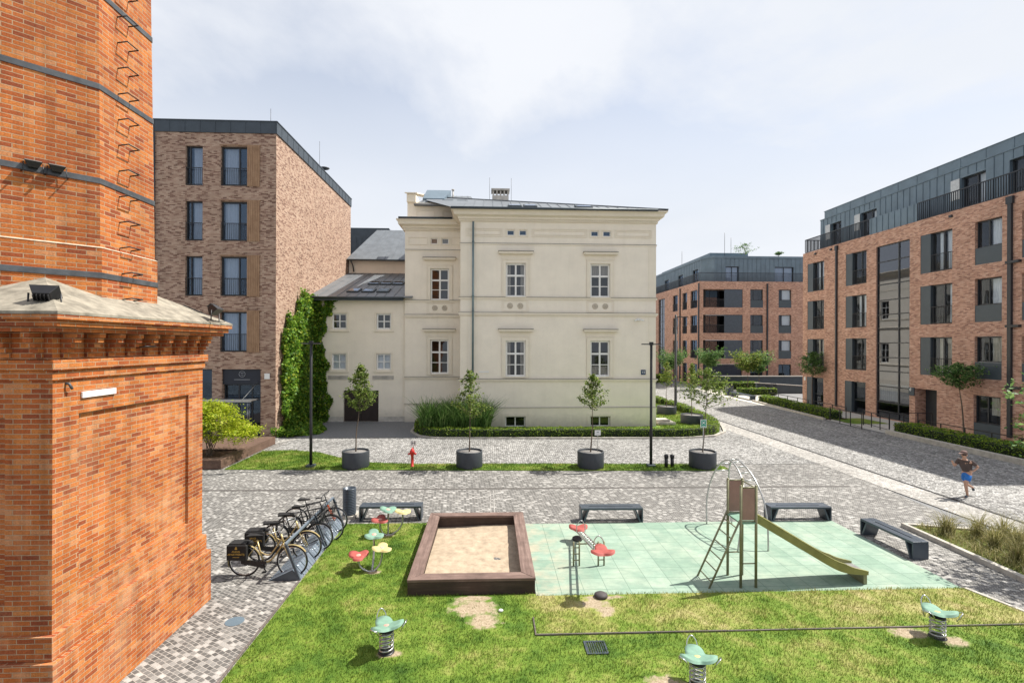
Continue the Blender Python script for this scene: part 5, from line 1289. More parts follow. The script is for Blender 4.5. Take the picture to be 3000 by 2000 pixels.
for a in (45,135,225,315):
    c, s = math.cos(R(a)), math.sin(R(a)); mb.extr([(9.16+c*.035-s*.03,21.2655,cz+s*.035+c*.03),(9.16+c*.02,21.2655,cz+s*.02),(9.16+c*.035+s*.03,21.2655,cz+s*.035-c*.03)],(0,-.002,0)); mb.bar((9.16+c*.035,21.2645,cz+s*.035),(9.16+c*.095,21.2645,cz+s*.095),.018,.002,(0,1,0))
mb.ball((9.16,21.265,cz),(.022,.002,.022),10,6); mb.box(9.09,21.2635,1.83,9.23,21.2655,1.85)
mb.build('symbol', M['sign'], s2)

# ------------------------------------------------------------------ benches and bin
def bench(label, loc, rz, L=1.86):
    t = thing('steel_bench', label, 'bench', (0,0,0), 'graphite steel benches round the playground'); h, D = .44, .42
    mb = MB(); a = L/2
    mb.box(-a,-D/2,h-.06,a,-.02,h); mb.box(-a,.02,h-.06,a,D/2,h); mb.box(-a,-.0198,h-.059,-a+.26,.0198,h-.001); mb.box(a-.26,-.0198,h-.059,a,.0198,h-.001)
    mb.build('seat', M['bench'], t, bevel=.005)
    for s in (-1,1):
        mb = MB(); x = s*a
        mb.hexa([(min(x,x-s*.04),-D/2,0),(max(x,x-s*.04),-D/2,0),(max(x,x-s*.04),D/2,0),(min(x,x-s*.04),D/2,0),(min(x,x-s*.03),-D/2,h-.061),(max(x,x-s*.03),-D/2,h-.061),(max(x,x-s*.03),D/2,h-.061),(min(x,x-s*.03),D/2,h-.061)])
        q = [(s*(a-.041),0),(s*(a-.10),0),(s*(a-.24),h-.061),(s*(a-.20),h-.061)]
        mb.extr([(px,-D/2,pz) for px,pz in q],(0,D,0)); mb.box(min(s*(a-.041),s*(a-.05)),-D/2,0,max(s*(a-.041),s*(a-.05)),D/2,.02)
        mb.build('leg', M['bench'], t)
    place(t, loc, rz); return t
bench('graphite steel bench beside the ribbed bin, behind the flower stools', (-3.0,15.52,.005), 0)
bench('graphite steel bench behind the seesaw', (3.66,15.14,.005), R(-1))
bench('graphite steel bench behind the foot of the slide', (9.42,15.06,.005), R(-1.5))
bench('graphite steel bench turned along the right edge of the green tiles', (10.72,12.98,.005), R(92), 1.72)
bn = thing('litter_bin', 'dark ribbed round litter bin at the end of the bicycle rack', 'bin', (-4.33,15.72,0))
mb = MB(); mb.box(-4.55,15.5,-.01,-4.1,15.95,.09); mb.build('base', M['kerb'], bn, bevel=.01)
mb = MB(); prof = [(.17,.091)]
for k in range(15): z = .11+.05*k; prof += [(.185,z),(.20,z+.008),(.20,z+.032),(.185,z+.04)]
prof += [(.20,.87),(.20,.90),(.165,.90),(.165,.60)]
mb.lathe(prof, (-4.33,15.72,0), 28); mb.build('drum', M['bench'], bn)
mb = MB(); mb.lathe([(.16,.30),(.16,.34)],(-4.33,15.72,0),20); mb.build('liner', M['rubber'], bn)

# ------------------------------------------------------------------ sandbox, edging, grate
sx = thing('sandbox', 'square timber sandbox filled with pale sand', 'sandbox', (-.38,12.83,0))
a0,a1,b0,b1 = -1.75,.98,10.72,14.95; w = .30; zt = .36
def mitre(q, mat):
    mb = MB(); mb.prism(q, .30, zt); mb.build('coping_board', M[mat], sx, bevel=.008)
e = .004
mitre([(a0,b0),(a1,b0),(a1-w-e,b0+w-e),(a0+w+e,b0+w-e)],'sleepx'); mitre([(a0,b1),(a0+w+e,b1-w+e),(a1-w-e,b1-w+e),(a1,b1)],'sleepx')
mitre([(a0,b0+e),(a0+w-e,b0+w+e),(a0+w-e,b1-w-e),(a0,b1-e)],'sleeper'); mitre([(a1,b0+e),(a1,b1-e),(a1-w+e,b1-w-e),(a1-w+e,b0+w+e)],'sleeper')
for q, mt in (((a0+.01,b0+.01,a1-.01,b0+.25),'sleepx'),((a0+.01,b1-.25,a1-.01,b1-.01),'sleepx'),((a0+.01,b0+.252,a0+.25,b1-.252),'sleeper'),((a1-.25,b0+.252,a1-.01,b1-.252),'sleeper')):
    mb = MB(); mb.box(q[0],q[1],-.05,q[2],q[3],.299); mb.build('side_sleeper', M['sideshade'], sx, bevel=.008)
mb = MB(); mb.smooth = True; nx, ny = 46, 70; g2 = np.random.default_rng(3); vs = []
px, py, pr, pd = g2.uniform(a0+.3,a1-.3,240), g2.uniform(b0+.3,b1-.3,240), g2.uniform(.04,.14,240), g2.uniform(-.022,.018,240)
for j in range(ny+1):
    for i in range(nx+1):
        x = a0+.255+(a1-a0-.51)*i/nx; y = b0+.255+(b1-b0-.51)*j/ny
        vs.append((x, y, .05+.03*math.sin(x*1.7+1)*math.cos(y*1.3)+float(np.sum(pd*np.exp(-((x-px)**2+(y-py)**2)/pr**2)))))
mb.add(vs, [(j*(nx+1)+i, j*(nx+1)+i+1, (j+1)*(nx+1)+i+1, (j+1)*(nx+1)+i) for j in range(ny) for i in range(nx)])
mb.build('sand', M['sand'], sx)
ed = thing('timber_edging', 'weathered timber edging running across the lawn in front of the tiles', 'edging', (5,9.2,0))
mb = MB(); mb.box(.86,9.15,-.02,4.4,9.18,.062); mb.box(4.41,9.155,-.02,8.2,9.185,.055); mb.box(8.21,9.155,-.02,10.9,9.185,.058); mb.build('long_board', M['edging'], ed, bevel=.006)
mb = MB(); mb.box(.83,9.15,-.02,.858,9.75,.06); mb.build('short_board', M['edging'], ed, bevel=.006)
gt = thing('drain_grate', 'square dark drain grate set in the lawn', 'grate', (1.86,8.75,.03))
mb = MB(); c = .19
for a,b,d,f in ((-c,-c,c,-c+.03),(-c,c-.03,c,c),(-c,-c+.03,-c+.03,c-.03),(c-.03,-c+.03,c,c-.03)): mb.box(1.86+a,8.75+b,.02,1.86+d,8.75+f,.052)
mb.build('frame', M['bench'], gt)
mb = MB()
for k in range(9): mb.box(1.86-c+.035+.04*k,8.75-c+.031,.02,1.86-c+.053+.04*k,8.75+c-.031,.048)
mb.build('bars', M['bench'], gt)
mb = MB(); mb.lathe([(.17,.0),(.17,.008),(.02,.009)],(-4.9,9.9,.0),24,False); tag(mb.build('manhole_cover', M['zinc']), 'small round metal cover in the paving beside the lawn edge', 'cover')
mb = MB(); mb.ball((.22,10.02,.05),(.05,.04,.03),10,6); tag(mb.build('stone', M['sign']), 'pale stone lying on the bare sand before the sandbox', 'stone')

# ------------------------------------------------------------------ flower toys
def petals(mb, c, r, th, tilt=0, az=0, rot=0, cup=.05):
    m3 = Matrix.Rotation(az,3,'Z') @ Matrix.Rotation(tilt,3,'X'); n = 48; rings = [.0,.35,.7,1.0]; vs = []; fs = []
    def P(f, a, z):
        rr = r*(.80+.20*math.cos(3*(a-rot))-.04*math.cos(6*(a-rot)))*f
        return m3 @ Vector((rr*math.cos(a), rr*math.sin(a), z+cup*f*f*r/.25*(.5+.5*math.cos(3*(a-rot))))) + Vector(c)
    for z0 in (th/2, -th/2):
        for f in rings[1:]:
            for k in range(n): vs.append(P(f if z0 > 0 or f < 1 else 1, 2*math.pi*k/n, z0))
    vs += [m3 @ Vector((0,0,th/2))+Vector(c), m3 @ Vector((0,0,-th/2))+Vector(c)]; ct, cb = len(vs)-2, len(vs)-1
    for s, b in ((0,ct),(3*n,cb)):
        for k in range(n):
            k2 = (k+1) % n; fs.append((b, s+k, s+k2))
            for q in range(2): fs.append((s+q*n+k, s+(q+1)*n+k, s+(q+1)*n+k2, s+q*n+k2))
    for k in range(n): fs.append((2*n+k, 5*n+k, 5*n+(k+1)%n, 2*n+(k+1)%n))
    mb.smooth = True; mb.add(vs, fs); mb.smooth = False; return m3
def heart(c, m3, r, mat, par):
    mb = MB(); mb.ball(Vector(c)+m3 @ Vector((0,0,.02)), (r,r,.014), 16, 6, m3); mb.build('flower_heart', mat, par)
def flower_stools(label, base, seats):
    t = thing('flower_stool', label, 'play equipment', (base[0],base[1],.03), 'clusters of flower stools on curved tubes')
    for (x, y, z, mat, r, rot) in seats:
        f = MB(); m3 = petals(f, (x,y,z), r, .045, R(8), rot*.7, rot, .03); o = f.build('flower_seat', M[mat], t); heart((x,y,z), m3, .06, M['pinkpl'], o)
        mb = MB(); b = Vector((base[0], base[1], .02)); e = Vector((x,y,z-.02)); h = Vector((e.x-b.x, e.y-b.y, 0))
        mb.tube(spline([b, b+h*.25+Vector((0,0,.01)), b+h*.75+Vector((0,0,z*.22)), b+h+Vector((0,0,z*.55)), e], 6), .024, 10); mb.build('curved_tube', M['steel'], t)
flower_stools('near cluster of red, yellow and green flower stools on the lawn', (-2.76,11.9), [(-3.06,11.88,.40,'redpl',.25,.4),(-2.55,12.02,.51,'yelpl',.25,2.2),(-2.80,12.3,.72,'grnpl',.25,1.1)])
flower_stools('far cluster of red, green and yellow flower stools before the bench', (-2.83,14.15), [(-3.03,14.05,.48,'redpl',.25,.9),(-2.84,14.2,.70,'grnpl',.25,1.7),(-2.45,14.25,.62,'yelpl',.25,2.9)])
def rider(label, loc, az):
    t = thing('spring_rider', label, 'play equipment', (0,0,0), 'mint green spring riders')
    mb = MB(); mb.tube([(.115*math.cos(a), .115*math.sin(a), .02+.34*a/(2*math.pi*5)) for a in [2*math.pi*k/22 for k in range(110)]], .014, 8); mb.build('spring', M['steel'], t)
    mb = MB(); mb.lathe([(.14,-.02),(.14,.01),(.10,.02)],(0,0,0),20); mb.build('ground_plate', M['black'], t)
    mb = MB(); mb.lathe([(.12,.365),(.12,.39)],(0,0,0),16); mb.build('clamp_plate', M['black'], t)
    f = MB(); m3 = petals(f, (0,0,.44), .31, .04, R(-8), 0, R(90), .05); o = f.build('flower_seat', M['grnpl'], t); heart((0,0,.435), m3, .055, M['yelpl'] if az < 0 else M['pinkpl'], o)
    for k, rot in enumerate((90,210,330)):
        a = R(rot); d = Vector((math.cos(a), math.sin(a), 0)); s = Vector((-d.y, d.x, 0)); c0 = m3 @ (d*.255)+Vector((0,0,.46)); hgt = .17 if k == 0 else .06
        mb = MB(); mb.tube(spline([c0-s*.085+Vector((0,0,-.08)), c0-s*.075+d*.06+Vector((0,0,hgt*.5)), c0+d*.09+Vector((0,0,hgt)), c0+s*.075+d*.06+Vector((0,0,hgt*.5)), c0+s*.085+Vector((0,0,-.08))], 6), .010, 8); mb.build('handle', M['chrome'], t)
    place(t, loc, az)
rider('mint green flower spring rider left of the lawn, tilted with its handle to the left', (-1.78,8.78,.03), R(28))
rider('mint green flower spring rider at the right side of the lawn by the edging', (8.17,8.85,.03), R(-8))
rider('mint green flower spring rider cut by the bottom edge of the picture', (3.24,7.72,.03), R(-6))

# ------------------------------------------------------------------ seesaw and bumpers
ss = thing('seesaw', 'olive tube seesaw with two red flower seats on the green tiles', 'seesaw', (2.38,12.03,.02))
for x, hh in ((2.08,.60),(2.68,.60)):
    mb = MB()
    for s in (-.07,.07): mb.tube([(x+s,12.03,.02),(x+s,12.03,hh)],.02,8)
    for k in range(3): mb.tube([(x-.07,12.03,.16+.15*k),(x+.07,12.03,.16+.15*k)],.013,6)
    mb.build('support', M['olive'], ss)
mb = MB(); mb.tube([(2.08,12.03,.55),(2.68,12.03,.55)],.018,8); mb.build('axle', M['olive'], ss)
fa, na = Vector((2.40,13.55,.30)), Vector((2.36,10.5,.93)); mb = MB()
for s in (-.075,.075): mb.tube([fa+Vector((s,0,0)), na+Vector((s,0,0))],.024,8)
for k in range(14): p = fa.lerp(na,(k+.5)/14); mb.tube([p-Vector((.075,0,0)),p+Vector((.075,0,0))],.014,6)
mb.build('beam', M['steel'], ss)
for p, rot, dy in ((fa,R(270),-.32),(na,R(90),.32)):
    f = MB(); petals(f, p+Vector((0,0,.055)), .28, .05, 0, 0, rot, .04); f.build('flower_seat', M['redpl'], ss)
    q = p.lerp(na if dy < 0 else fa, .12); mb = MB()
    mb.tube(spline([q+Vector((-.11,0,.02)), q+Vector((-.10,0,.22)), q+Vector((0,0,.33)), q+Vector((.10,0,.22)), q+Vector((.11,0,.02))],6),.011,8); mb.build('handle', M['steel'], ss)
for (x, y, lab) in ((2.38,13.62,'black rubber bumper on the tiles under the far seesaw seat'),(2.34,10.52,'dark rubber bumper at the edge of the tiles under the near seesaw seat')):
    mb = MB(); mb.lathe([(.07,.0),(.12,.02),(.145,.055),(.135,.09),(.09,.115),(.02,.122)],(x,y,.0),24); tag(mb.build('rubber_bumper', plain('worn_rubber', (.05,.04,.04), .7, 0, .25, 9)), lab, 'bumper', 'rubber bumpers under the seesaw')

# ------------------------------------------------------------------ slide tower
sl = thing('playground_slide', 'narrow slide tower with mauve panels, a ladder and a long steel chute', 'slide', (5.67,11.1,.02))
px0,px1,py0,py1 = 5.50,5.84,10.82,11.43
for x in (px0,px1):
    for y in (py0,py1):
        mb = MB(); mb.tube([(x,y,.01),(x,y,2.24)],.030,10); mb.ball((x,y,2.24),.03,10,6); mb.build('post', M['olive'], sl)
for y in (py0,py1):
    mb = MB(); mb.box(px0+.035,y-.009,1.50,px1-.035,y+.009,2.20); mb.build('panel', M['mauve'], sl, bevel=.004)
    mb = MB(); mb.tube([(px0,y,2.215),(px1,y,2.215)],.014,8); mb.tube([(px0,y,1.475),(px1,y,1.475)],.014,8); mb.build('rail', M['olive'], sl)
mb = MB(); mb.tube([(px1,py0,2.2),(px1,py1,2.2)],.014,8); mb.tube([(px0,py0,.55),(px1,py0,.55)],.014,8); mb.tube([(px0,py1,.55),(px1,py1,.55)],.014,8); mb.build('brace', M['olive'], sl)
mb = MB(); mb.box(px0-.02,py0-.02,1.42,px1+.02,py1+.02,1.455); mb.build('platform', M['grnpl'], sl)
ld = MB()
for y in (py0,py1): ld.tube([(4.79,y,.01),(5.48,y,1.50)],.022,8)
for k in range(6): f = (k+.6)/6.3; ld.tube([(4.79+.69*f,py0,1.5*f),(4.79+.69*f,py1,1.5*f)],.014,6)
ld.build('ladder', M['olive'], sl)
prof = spline([(5.86,1.46),(6.1,1.33),(6.7,.93),(7.3,.55),(7.65,.37),(8.0,.30),(8.42,.285)] and [(5.86,0,1.47),(6.4,0,1.15),(7.0,0,.795),(7.5,0,.50),(7.78,0,.365),(8.05,0,.30),(8.42,0,.275)], 5)
prof = [(p.x, p.z) for p in prof]; n = len(prof)
mb = MB(); mb.smooth = True
mb.add([(x,py0+.05,z) for x,z in prof]+[(x,py1-.05,z) for x,z in prof], [(i,i+1,n+i+1,n+i) for i in range(n-1)])
mb.add([(x,py0+.05,z-.012) for x,z in prof]+[(x,py1-.05,z-.012) for x,z in prof], [(i,i+1,n+i+1,n+i) for i in range(n-1)]); mb.build('chute', M['steel'], sl)
for y in (py0+.03, py1-.05):
    mb = MB(); vs = []
    for i,(x,z) in enumerate(prof):
        hgt = .15 if i < n-9 else .15-.12*(i-(n-9))/8
        for yy in (y,y+.02): vs += [(x,yy,z-.04),(x,yy,z+hgt)]
    fs = []
    for i in range(n-1):
        a = 4*i; b = a+4; fs += [(a,b,b+1,a+1),(a+2,a+3,b+3,b+2),(a+1,b+1,b+3,a+3),(a,a+2,b+2,b)]
    fs += [(0,1,3,2),(4*n-4,4*n-2,4*n-1,4*n-3)]
    mb.add(vs, fs); mb.tube([(x,y+.01,z+(.15 if i < n-9 else .15-.12*(i-(n-9))/8)) for i,(x,z) in enumerate(prof)],.017,6); mb.build('chute_side', M['olivedk'], sl)
mb = MB(); mb.box(8.32,py0+.05,.02,8.40,py1-.05,.27); mb.build('foot', M['olive'], sl)
ar = thing('climbing_arch', 'tall curved tube climbing arch behind the slide tower', 'climbing frame', (6.9,13.7,.02))
ra = spline([(6.44,14.71,.01),(6.50,14.85,.7),(6.66,14.9,1.3),(6.88,14.8,1.78),(7.0,14.5,1.96),(6.98,14.0,1.88),(6.9,13.5,1.62),(6.75,13.1,1.25),(6.55,12.85,.7),(6.4,12.75,.01)],6)
rb_ = spline([(7.2,14.71,.01),(7.2,14.86,.7),(7.2,14.92,1.3),(7.2,14.8,1.80),(7.22,14.5,1.99),(7.24,14.0,1.9),(7.25,13.5,1.65),(7.26,13.1,1.25),(7.24,12.85,.7),(7.19,12.72,.01)],6)
for p in (ra, rb_): mb = MB(); mb.tube(p,.022,8); mb.build('arch_tube', M['steel'], ar)
for k in range(15,44,3): mb = MB(); mb.tube([ra[k],rb_[k]],.016,6); mb.build('rung', M['steel'], ar)

# ------------------------------------------------------------------ bicycle racks and bicycles
def rack(label, y0, y1):
    t = thing('bicycle_rack', label, 'bicycle rack', (-4.4,(y0+y1)/2,0), 'blue grey steel bicycle racks')
    mb = MB(); n = int((y1-y0)/.13); st = (y1-y0)/n
    for k in range(n):
        a = y0+k*st; b = a+st*(.80 if k % 2 else .93)
        mb.add([(-4.98,a,.005),(-4.98,b,.005),(-4.46,a,.23),(-4.46,b,.23),(-4.28,a,.005),(-4.28,b,.005)],[(0,1,3,2),(2,3,5,4),(0,4,5,1),(0,2,4),(1,5,3)])
    mb.build('wheel_deck', M['rack'], t)
    for y in (y0+.02, y1-.02):
        mb = MB(); mb.bar((-4.30,y,.0),(-4.60,y,.80),.05,.05,(0,1,0)); mb.build('post', M['bench'], t)
        mb = MB(); mb.add([(-4.99,y-.03,0),(-4.45,y-.03,.238),(-4.27,y-.03,0),(-4.99,y-.018,0),(-4.45,y-.018,.238),(-4.27,y-.018,0)],[(0,1,2),(3,5,4),(0,3,4,1),(1,4,5,2),(0,2,5,3)]); mb.build('side_plate', M['bench'], t)
    mb = MB(); mb.bar((-4.61,y0,.82),(-4.61,y1,.82),.05,.05); mb.build('top_bar', M['rack'], t, bevel=.004)
rack('near bicycle rack with the gold bicycles', 11.56, 13.38); rack('far bicycle rack beside the ribbed bin', 13.46, 15.02)
def wheel(par, x, r=.345):
    w = bpy.data.objects.new('wheel', None); C.objects.link(w); w.parent = par; w.empty_display_size = .1
    mb = MB(); mb.tube([(x+r*math.cos(a),0,r+r*math.sin(a)) for a in [2*math.pi*k/40 for k in range(40)]],.017,8,True); mb.build('tyre', M['rubber'], w)
    mb = MB(); q = r-.026; mb.tube([(x+q*math.cos(a),0,r+q*math.sin(a)) for a in [2*math.pi*k/40 for k in range(40)]],.010,6,True); mb.tube([(x,-.04,r),(x,.04,r)],.02,8)
    for k in range(20): a = 2*math.pi*k/20; mb.tube([(x,.025*(-1)**k,r),(x+q*math.cos(a),0,r+q*math.sin(a))],.0018,4)
    mb.build('rim', M['chrome'], w)
def bicycle(label, loc, rz, col, kind):
    t = thing('bicycle', label, 'bicycle', (0,0,0), 'bicycles parked in the racks'); r = .345; X = 1.1; fm = M[col]
    wheel(t, 0); wheel(t, X); mb = MB(); bbk = (.44,0,.29); seat = (.29,0,.82); ht, hb_ = (.84,0,.96), (.90,0,.76)
    mb.tube([bbk, seat], .017, 8); mb.tube([ht, hb_], .02, 8)
    if kind == 'city':
        mb.tube(spline([hb_,(.74,0,.52),(.60,0,.36),bbk],5), .020, 8); mb.tube(spline([(.87,0,.88),(.70,0,.62),(.55,0,.48),(.37,0,.55)],5), .016, 8)
    else:
        mb.tube([(.86,0,.90),(.30,0,.78)], .017, 8); mb.tube([hb_, bbk], .020, 8)
    for s in (-.045,.045): mb.tube([bbk,(0,s,r)],.010,6); mb.tube([(.31,0,.74),(0,s,r)],.009,6)
    mb.build('frame', fm, t)
    mb = MB()
    for s in (-.045,.045): mb.tube(spline([(.90,s*.6,.76),(.97,s,.60),(X,s,r)],4),.012,6)
    mb.build('fork', M['orange'] if kind == 'road' else fm, t)
    mb = MB(); mb.tube([(.84,0,.95),(.80,0,1.06)],.014,6)
    mb.tube(spline([(.62,-.27,1.06),(.74,-.26,1.08),(.82,-.10,1.07),(.82,.10,1.07),(.74,.26,1.08),(.62,.27,1.06)],4) if kind != 'road' else [(.82,-.29,1.07),(.80,0,1.06),(.82,.29,1.07)],.012,6); hbar = mb.build('handlebar', M['chrome'] if kind == 'city' else M['black'], t)
    for s in (-1,1):
        mb = MB(); mb.tube([(.60 if kind != 'road' else .82,s*.27,1.06),(.68 if kind != 'road' else .82,s*(.265 if kind != 'road' else .36),1.075)],.017,8); mb.build('grip', M['rubber'], hbar)
    mb = MB(); mb.tube([seat,(.26,0,.92)],.012,6); mb.add([(.08,-.10,.945),(.08,.10,.945),(.22,.075,.95),(.42,.02,.94),(.42,-.02,.94),(.22,-.075,.95),(.09,-.08,.90),(.09,.08,.90),(.22,.05,.905),(.41,.015,.915),(.41,-.015,.915),(.22,-.05,.905)],[(0,1,2,5),(5,2,3,4),(6,11,8,7),(11,10,9,8),(0,6,7,1),(1,7,8,2),(2,8,9,3),(3,9,10,4),(4,10,11,5),(5,11,6,0)]); mb.build('saddle', M['bag'], t, bevel=.012)
    mb = MB(); mb.tube([(.44+.09*math.cos(a),-.05,.29+.09*math.sin(a)) for a in [2*math.pi*k/24 for k in range(24)]],.008,6,True); mb.bar((.44,-.07,.29),(.52,-.07,.15),.025,.012,(0,1,0)); mb.bar((.44,.07,.29),(.36,.07,.43),.025,.012,(0,1,0)); mb.box(.47,-.16,.13,.56,-.08,.15); mb.box(.32,.08,.425,.41,.16,.445); mb.tube([(.44,-.08,.29),(.44,.08,.29)],.02,8)
    mb.build('crank', M['black'], t)
    if kind == 'city' or kind == 'basket':
        mb = MB(); mb.hexa([(-.05,-.065,.30),(.50,-.065,.20),(.50,-.05,.20),(-.05,-.05,.30),(-.05,-.065,.39),(.53,-.065,.36),(.53,-.05,.36),(-.05,-.05,.39)]); mb.build('chain_guard', M['black'], t, bevel=.01)
        for x, a0, a1 in ((0,20,200),(X,35,160)):
            mb = MB(); q = r+.03; n2 = 16; vs = []
            for k in range(n2+1): a = R(a0+(a1-a0)*k/n2); vs += [(x+q*math.cos(a),-.028,r+q*math.sin(a)),(x+q*math.cos(a),.028,r+q*math.sin(a))]
            mb.smooth = True; mb.add(vs,[(2*k,2*k+1,2*k+3,2*k+2) for k in range(n2)]); mb.build('mudguard', M['black'] if kind == 'basket' else fm, t)
        mb = MB(); mb.box(-.30,-.06,.74,.20,.06,.755); mb.tube([(-.2,-.05,.74),(0,-.05,.36)],.006,5); mb.tube([(-.2,.05,.74),(0,.05,.36)],.006,5); mb.build('carrier', M['black'], t)
    if kind == 'city':
        for s in (-1,1):
            mb = MB(); a, b = sorted((s*.06,s*.165)); mb.box(-.33,a,.41,.13,b,.76); bg = mb.build('pannier_bag', M['bag'], t, bevel=.025)
            if s < 0:
                text('ANGEL', .062, M['golden'], 'lettering', bg, (-.105,-.167,.62), (1,0,0), (0,0,1), .002); text('APARTMENTS', .062, M['golden'], 'lettering', bg, (-.105,-.167,.555), (1,0,0), (0,0,1), .002)
                e = MB(); e.extr([(-.105,-.166,.745),(-.122,-.166,.69),(-.135,-.166,.705),(-.13,-.166,.672),(-.08,-.166,.672),(-.075,-.166,.705),(-.088,-.166,.69)],(0,-.003,0)); e.build('emblem', M['golden'], bg); e = MB(); e.box(-.18,-.168,.49,-.03,-.165,.498); e.build('printed_line', M['golden'], bg)
        mb = MB(); mb.box(-.30,-.13,.761,.09,.13,.79); mb.build('pannier_lid', M['bag'], t, bevel=.02)
    if kind == 'basket':
        mb = MB(); x0, x1, y0, y1, z0, z1 = .90,1.20,-.19,.19,.74,.99
        for k in range(7):
            z = z0+(z1-z0)*k/6; i = .03*(1-k/6); mb.tube([(x0+i,y0+i,z),(x1-i,y0+i,z),(x1-i,y1-i,z),(x0+i,y1-i,z)],.005 if k < 6 else .009,4,True)
        for k in range(9):
            y = y0+(y1-y0)*k/8; mb.tube([(x0,y,z1),(x0+.03,y*.85,z0),(x1-.03,y*.85,z0),(x1,y,z1)],.0045,4)
        for k in range(7):
            x = x0+(x1-x0)*k/6
            for yy in (y0,y1): mb.tube([(x,yy,z1),(x,yy*.85,z0)],.0045,4)
        mb.build('basket', M['black'], t)
    place(t, loc, rz)
bicycle('nearest gold city bicycle with black printed panniers in the rack', (-5.64,11.83,.002), R(-2), 'gold', 'city')
bicycle('second gold city bicycle with black printed panniers, behind the nearest one', (-5.62,12.62,.002), R(2), 'gold', 'city')
bicycle('black bicycle with wire basket just behind the gold bicycles', (-5.52,13.22,.002), R(1), 'black', 'basket')
bicycle('black bicycle with wire basket between another black one and the orange forked one', (-5.42,13.88,.002), R(-1), 'black', 'basket')
bicycle('black bicycle with orange front fork at the far end of the rack', (-5.5,14.5,.002), R(0), 'black', 'road')

# ------------------------------------------------------------------ railings, ramp walls, things by the far hedge
def railing(label, pts, h=.95, n=5, z=.01, mid=True):
    t = thing('railing', label, 'railing', (pts[0][0], pts[0][1], z), 'black metal railings by the red block')
    a, b = Vector((*pts[0],z)), Vector((*pts[1],z))
    for k in range(n):
        p = a.lerp(b,k/(n-1)); mb = MB(); mb.box(p.x-.02,p.y-.02,z,p.x+.02,p.y+.02,z+h-.021); mb.build('post', M['black'], t)
    mb = MB(); mb.bar(a+Vector((0,0,h)), b+Vector((0,0,h)), .05,.04)
    if mid: mb.bar(a+Vector((.03,0,.14)), b+Vector((.03,0,.14)), .03,.03)
    mb.build('rail', M['black'], t)
railing('black railing on the far side of the entrance path', (23.75,31.9) and [(24.0,34.6),(23.5,30.9)], .95, 4)
railing('black railing along the entrance path in the middle of the gap', [(24.9,32.6),(24.35,29.75)], .95, 4)
railing('black railing across the front of the entrance door', [(25.4,31.0),(28.2,31.0)], 1.0, 4, .01, False)
railing('low black fence behind the near hedge', [(25.75,29.2),(25.7,13)], .85, 12, .01, False)
railing('low black fence behind the far hedge', [(26.2,46.2),(25.6,35.2)], .85, 8, .01, False)
rw = thing('ramp_wall', 'dark parapet wall of the garage ramp before the far block', 'wall', (32,58,0))
mb = MB(); mb.box(27.5,61.5,0,41,61.8,1.35); mb.build('parapet', M['zincdark'], rw); mb = MB(); mb.box(27.4,61.4,1.352,41,61.85,1.45); mb.build('coping', M['paleband'], rw)
rw2 = thing('ramp_wall', 'lower grey sloping wall of the garage ramp beside the red block', 'wall', (31,51,0))
mb = MB(); mb.extr([(29.2,54,0),(41,54,0),(41,54,.35),(29.2,54,1.1)],(0,.3,0)); mb.build('parapet', M['panel'], rw2); mb = MB(); mb.hexa([(29.1,53.95,1.112),(41,53.95,.362),(41,54.35,.362),(29.1,54.35,1.112),(29.1,53.95,1.20),(41,53.95,.45),(41,54.35,.45),(29.1,54.35,1.20)]); mb.build('coping', M['paleband'], rw2)
bx = thing('steel_bench', 'low dark bench at the far end of the kerb hedge', 'bench', (25.2,49.5,0))
mb = MB(); mb.box(24.9,47.2,.36,25.5,51.4,.44); mb.build('seat', M['bench'], bx); 
for y in (47.3,51.1): mb = MB(); mb.box(24.95,y,0,25.45,y+.2,.359); mb.build('leg', M['bench'], bx)
lb = thing('litter_bin', 'dark square litter bin at the far end of the low bench', 'bin', (25.2,52,0)); mb = MB(); mb.box(24.85,51.8,.02,25.5,52.4,1.0); mb.build('body', M['bench'], lb, bevel=.02); mb = MB(); mb.box(24.83,51.78,1.002,25.52,52.42,1.06); mb.build('lid', M['black'], lb)
for k,(x,lab) in enumerate(((29.0,'leftmost distant parked bicycle behind the ramp hedge'),(30.2,'distant parked bicycle with pale wheels behind the ramp hedge'))):
    bicycle(lab, (x,53.3,.02), R(25*k+5), 'black', 'basket')

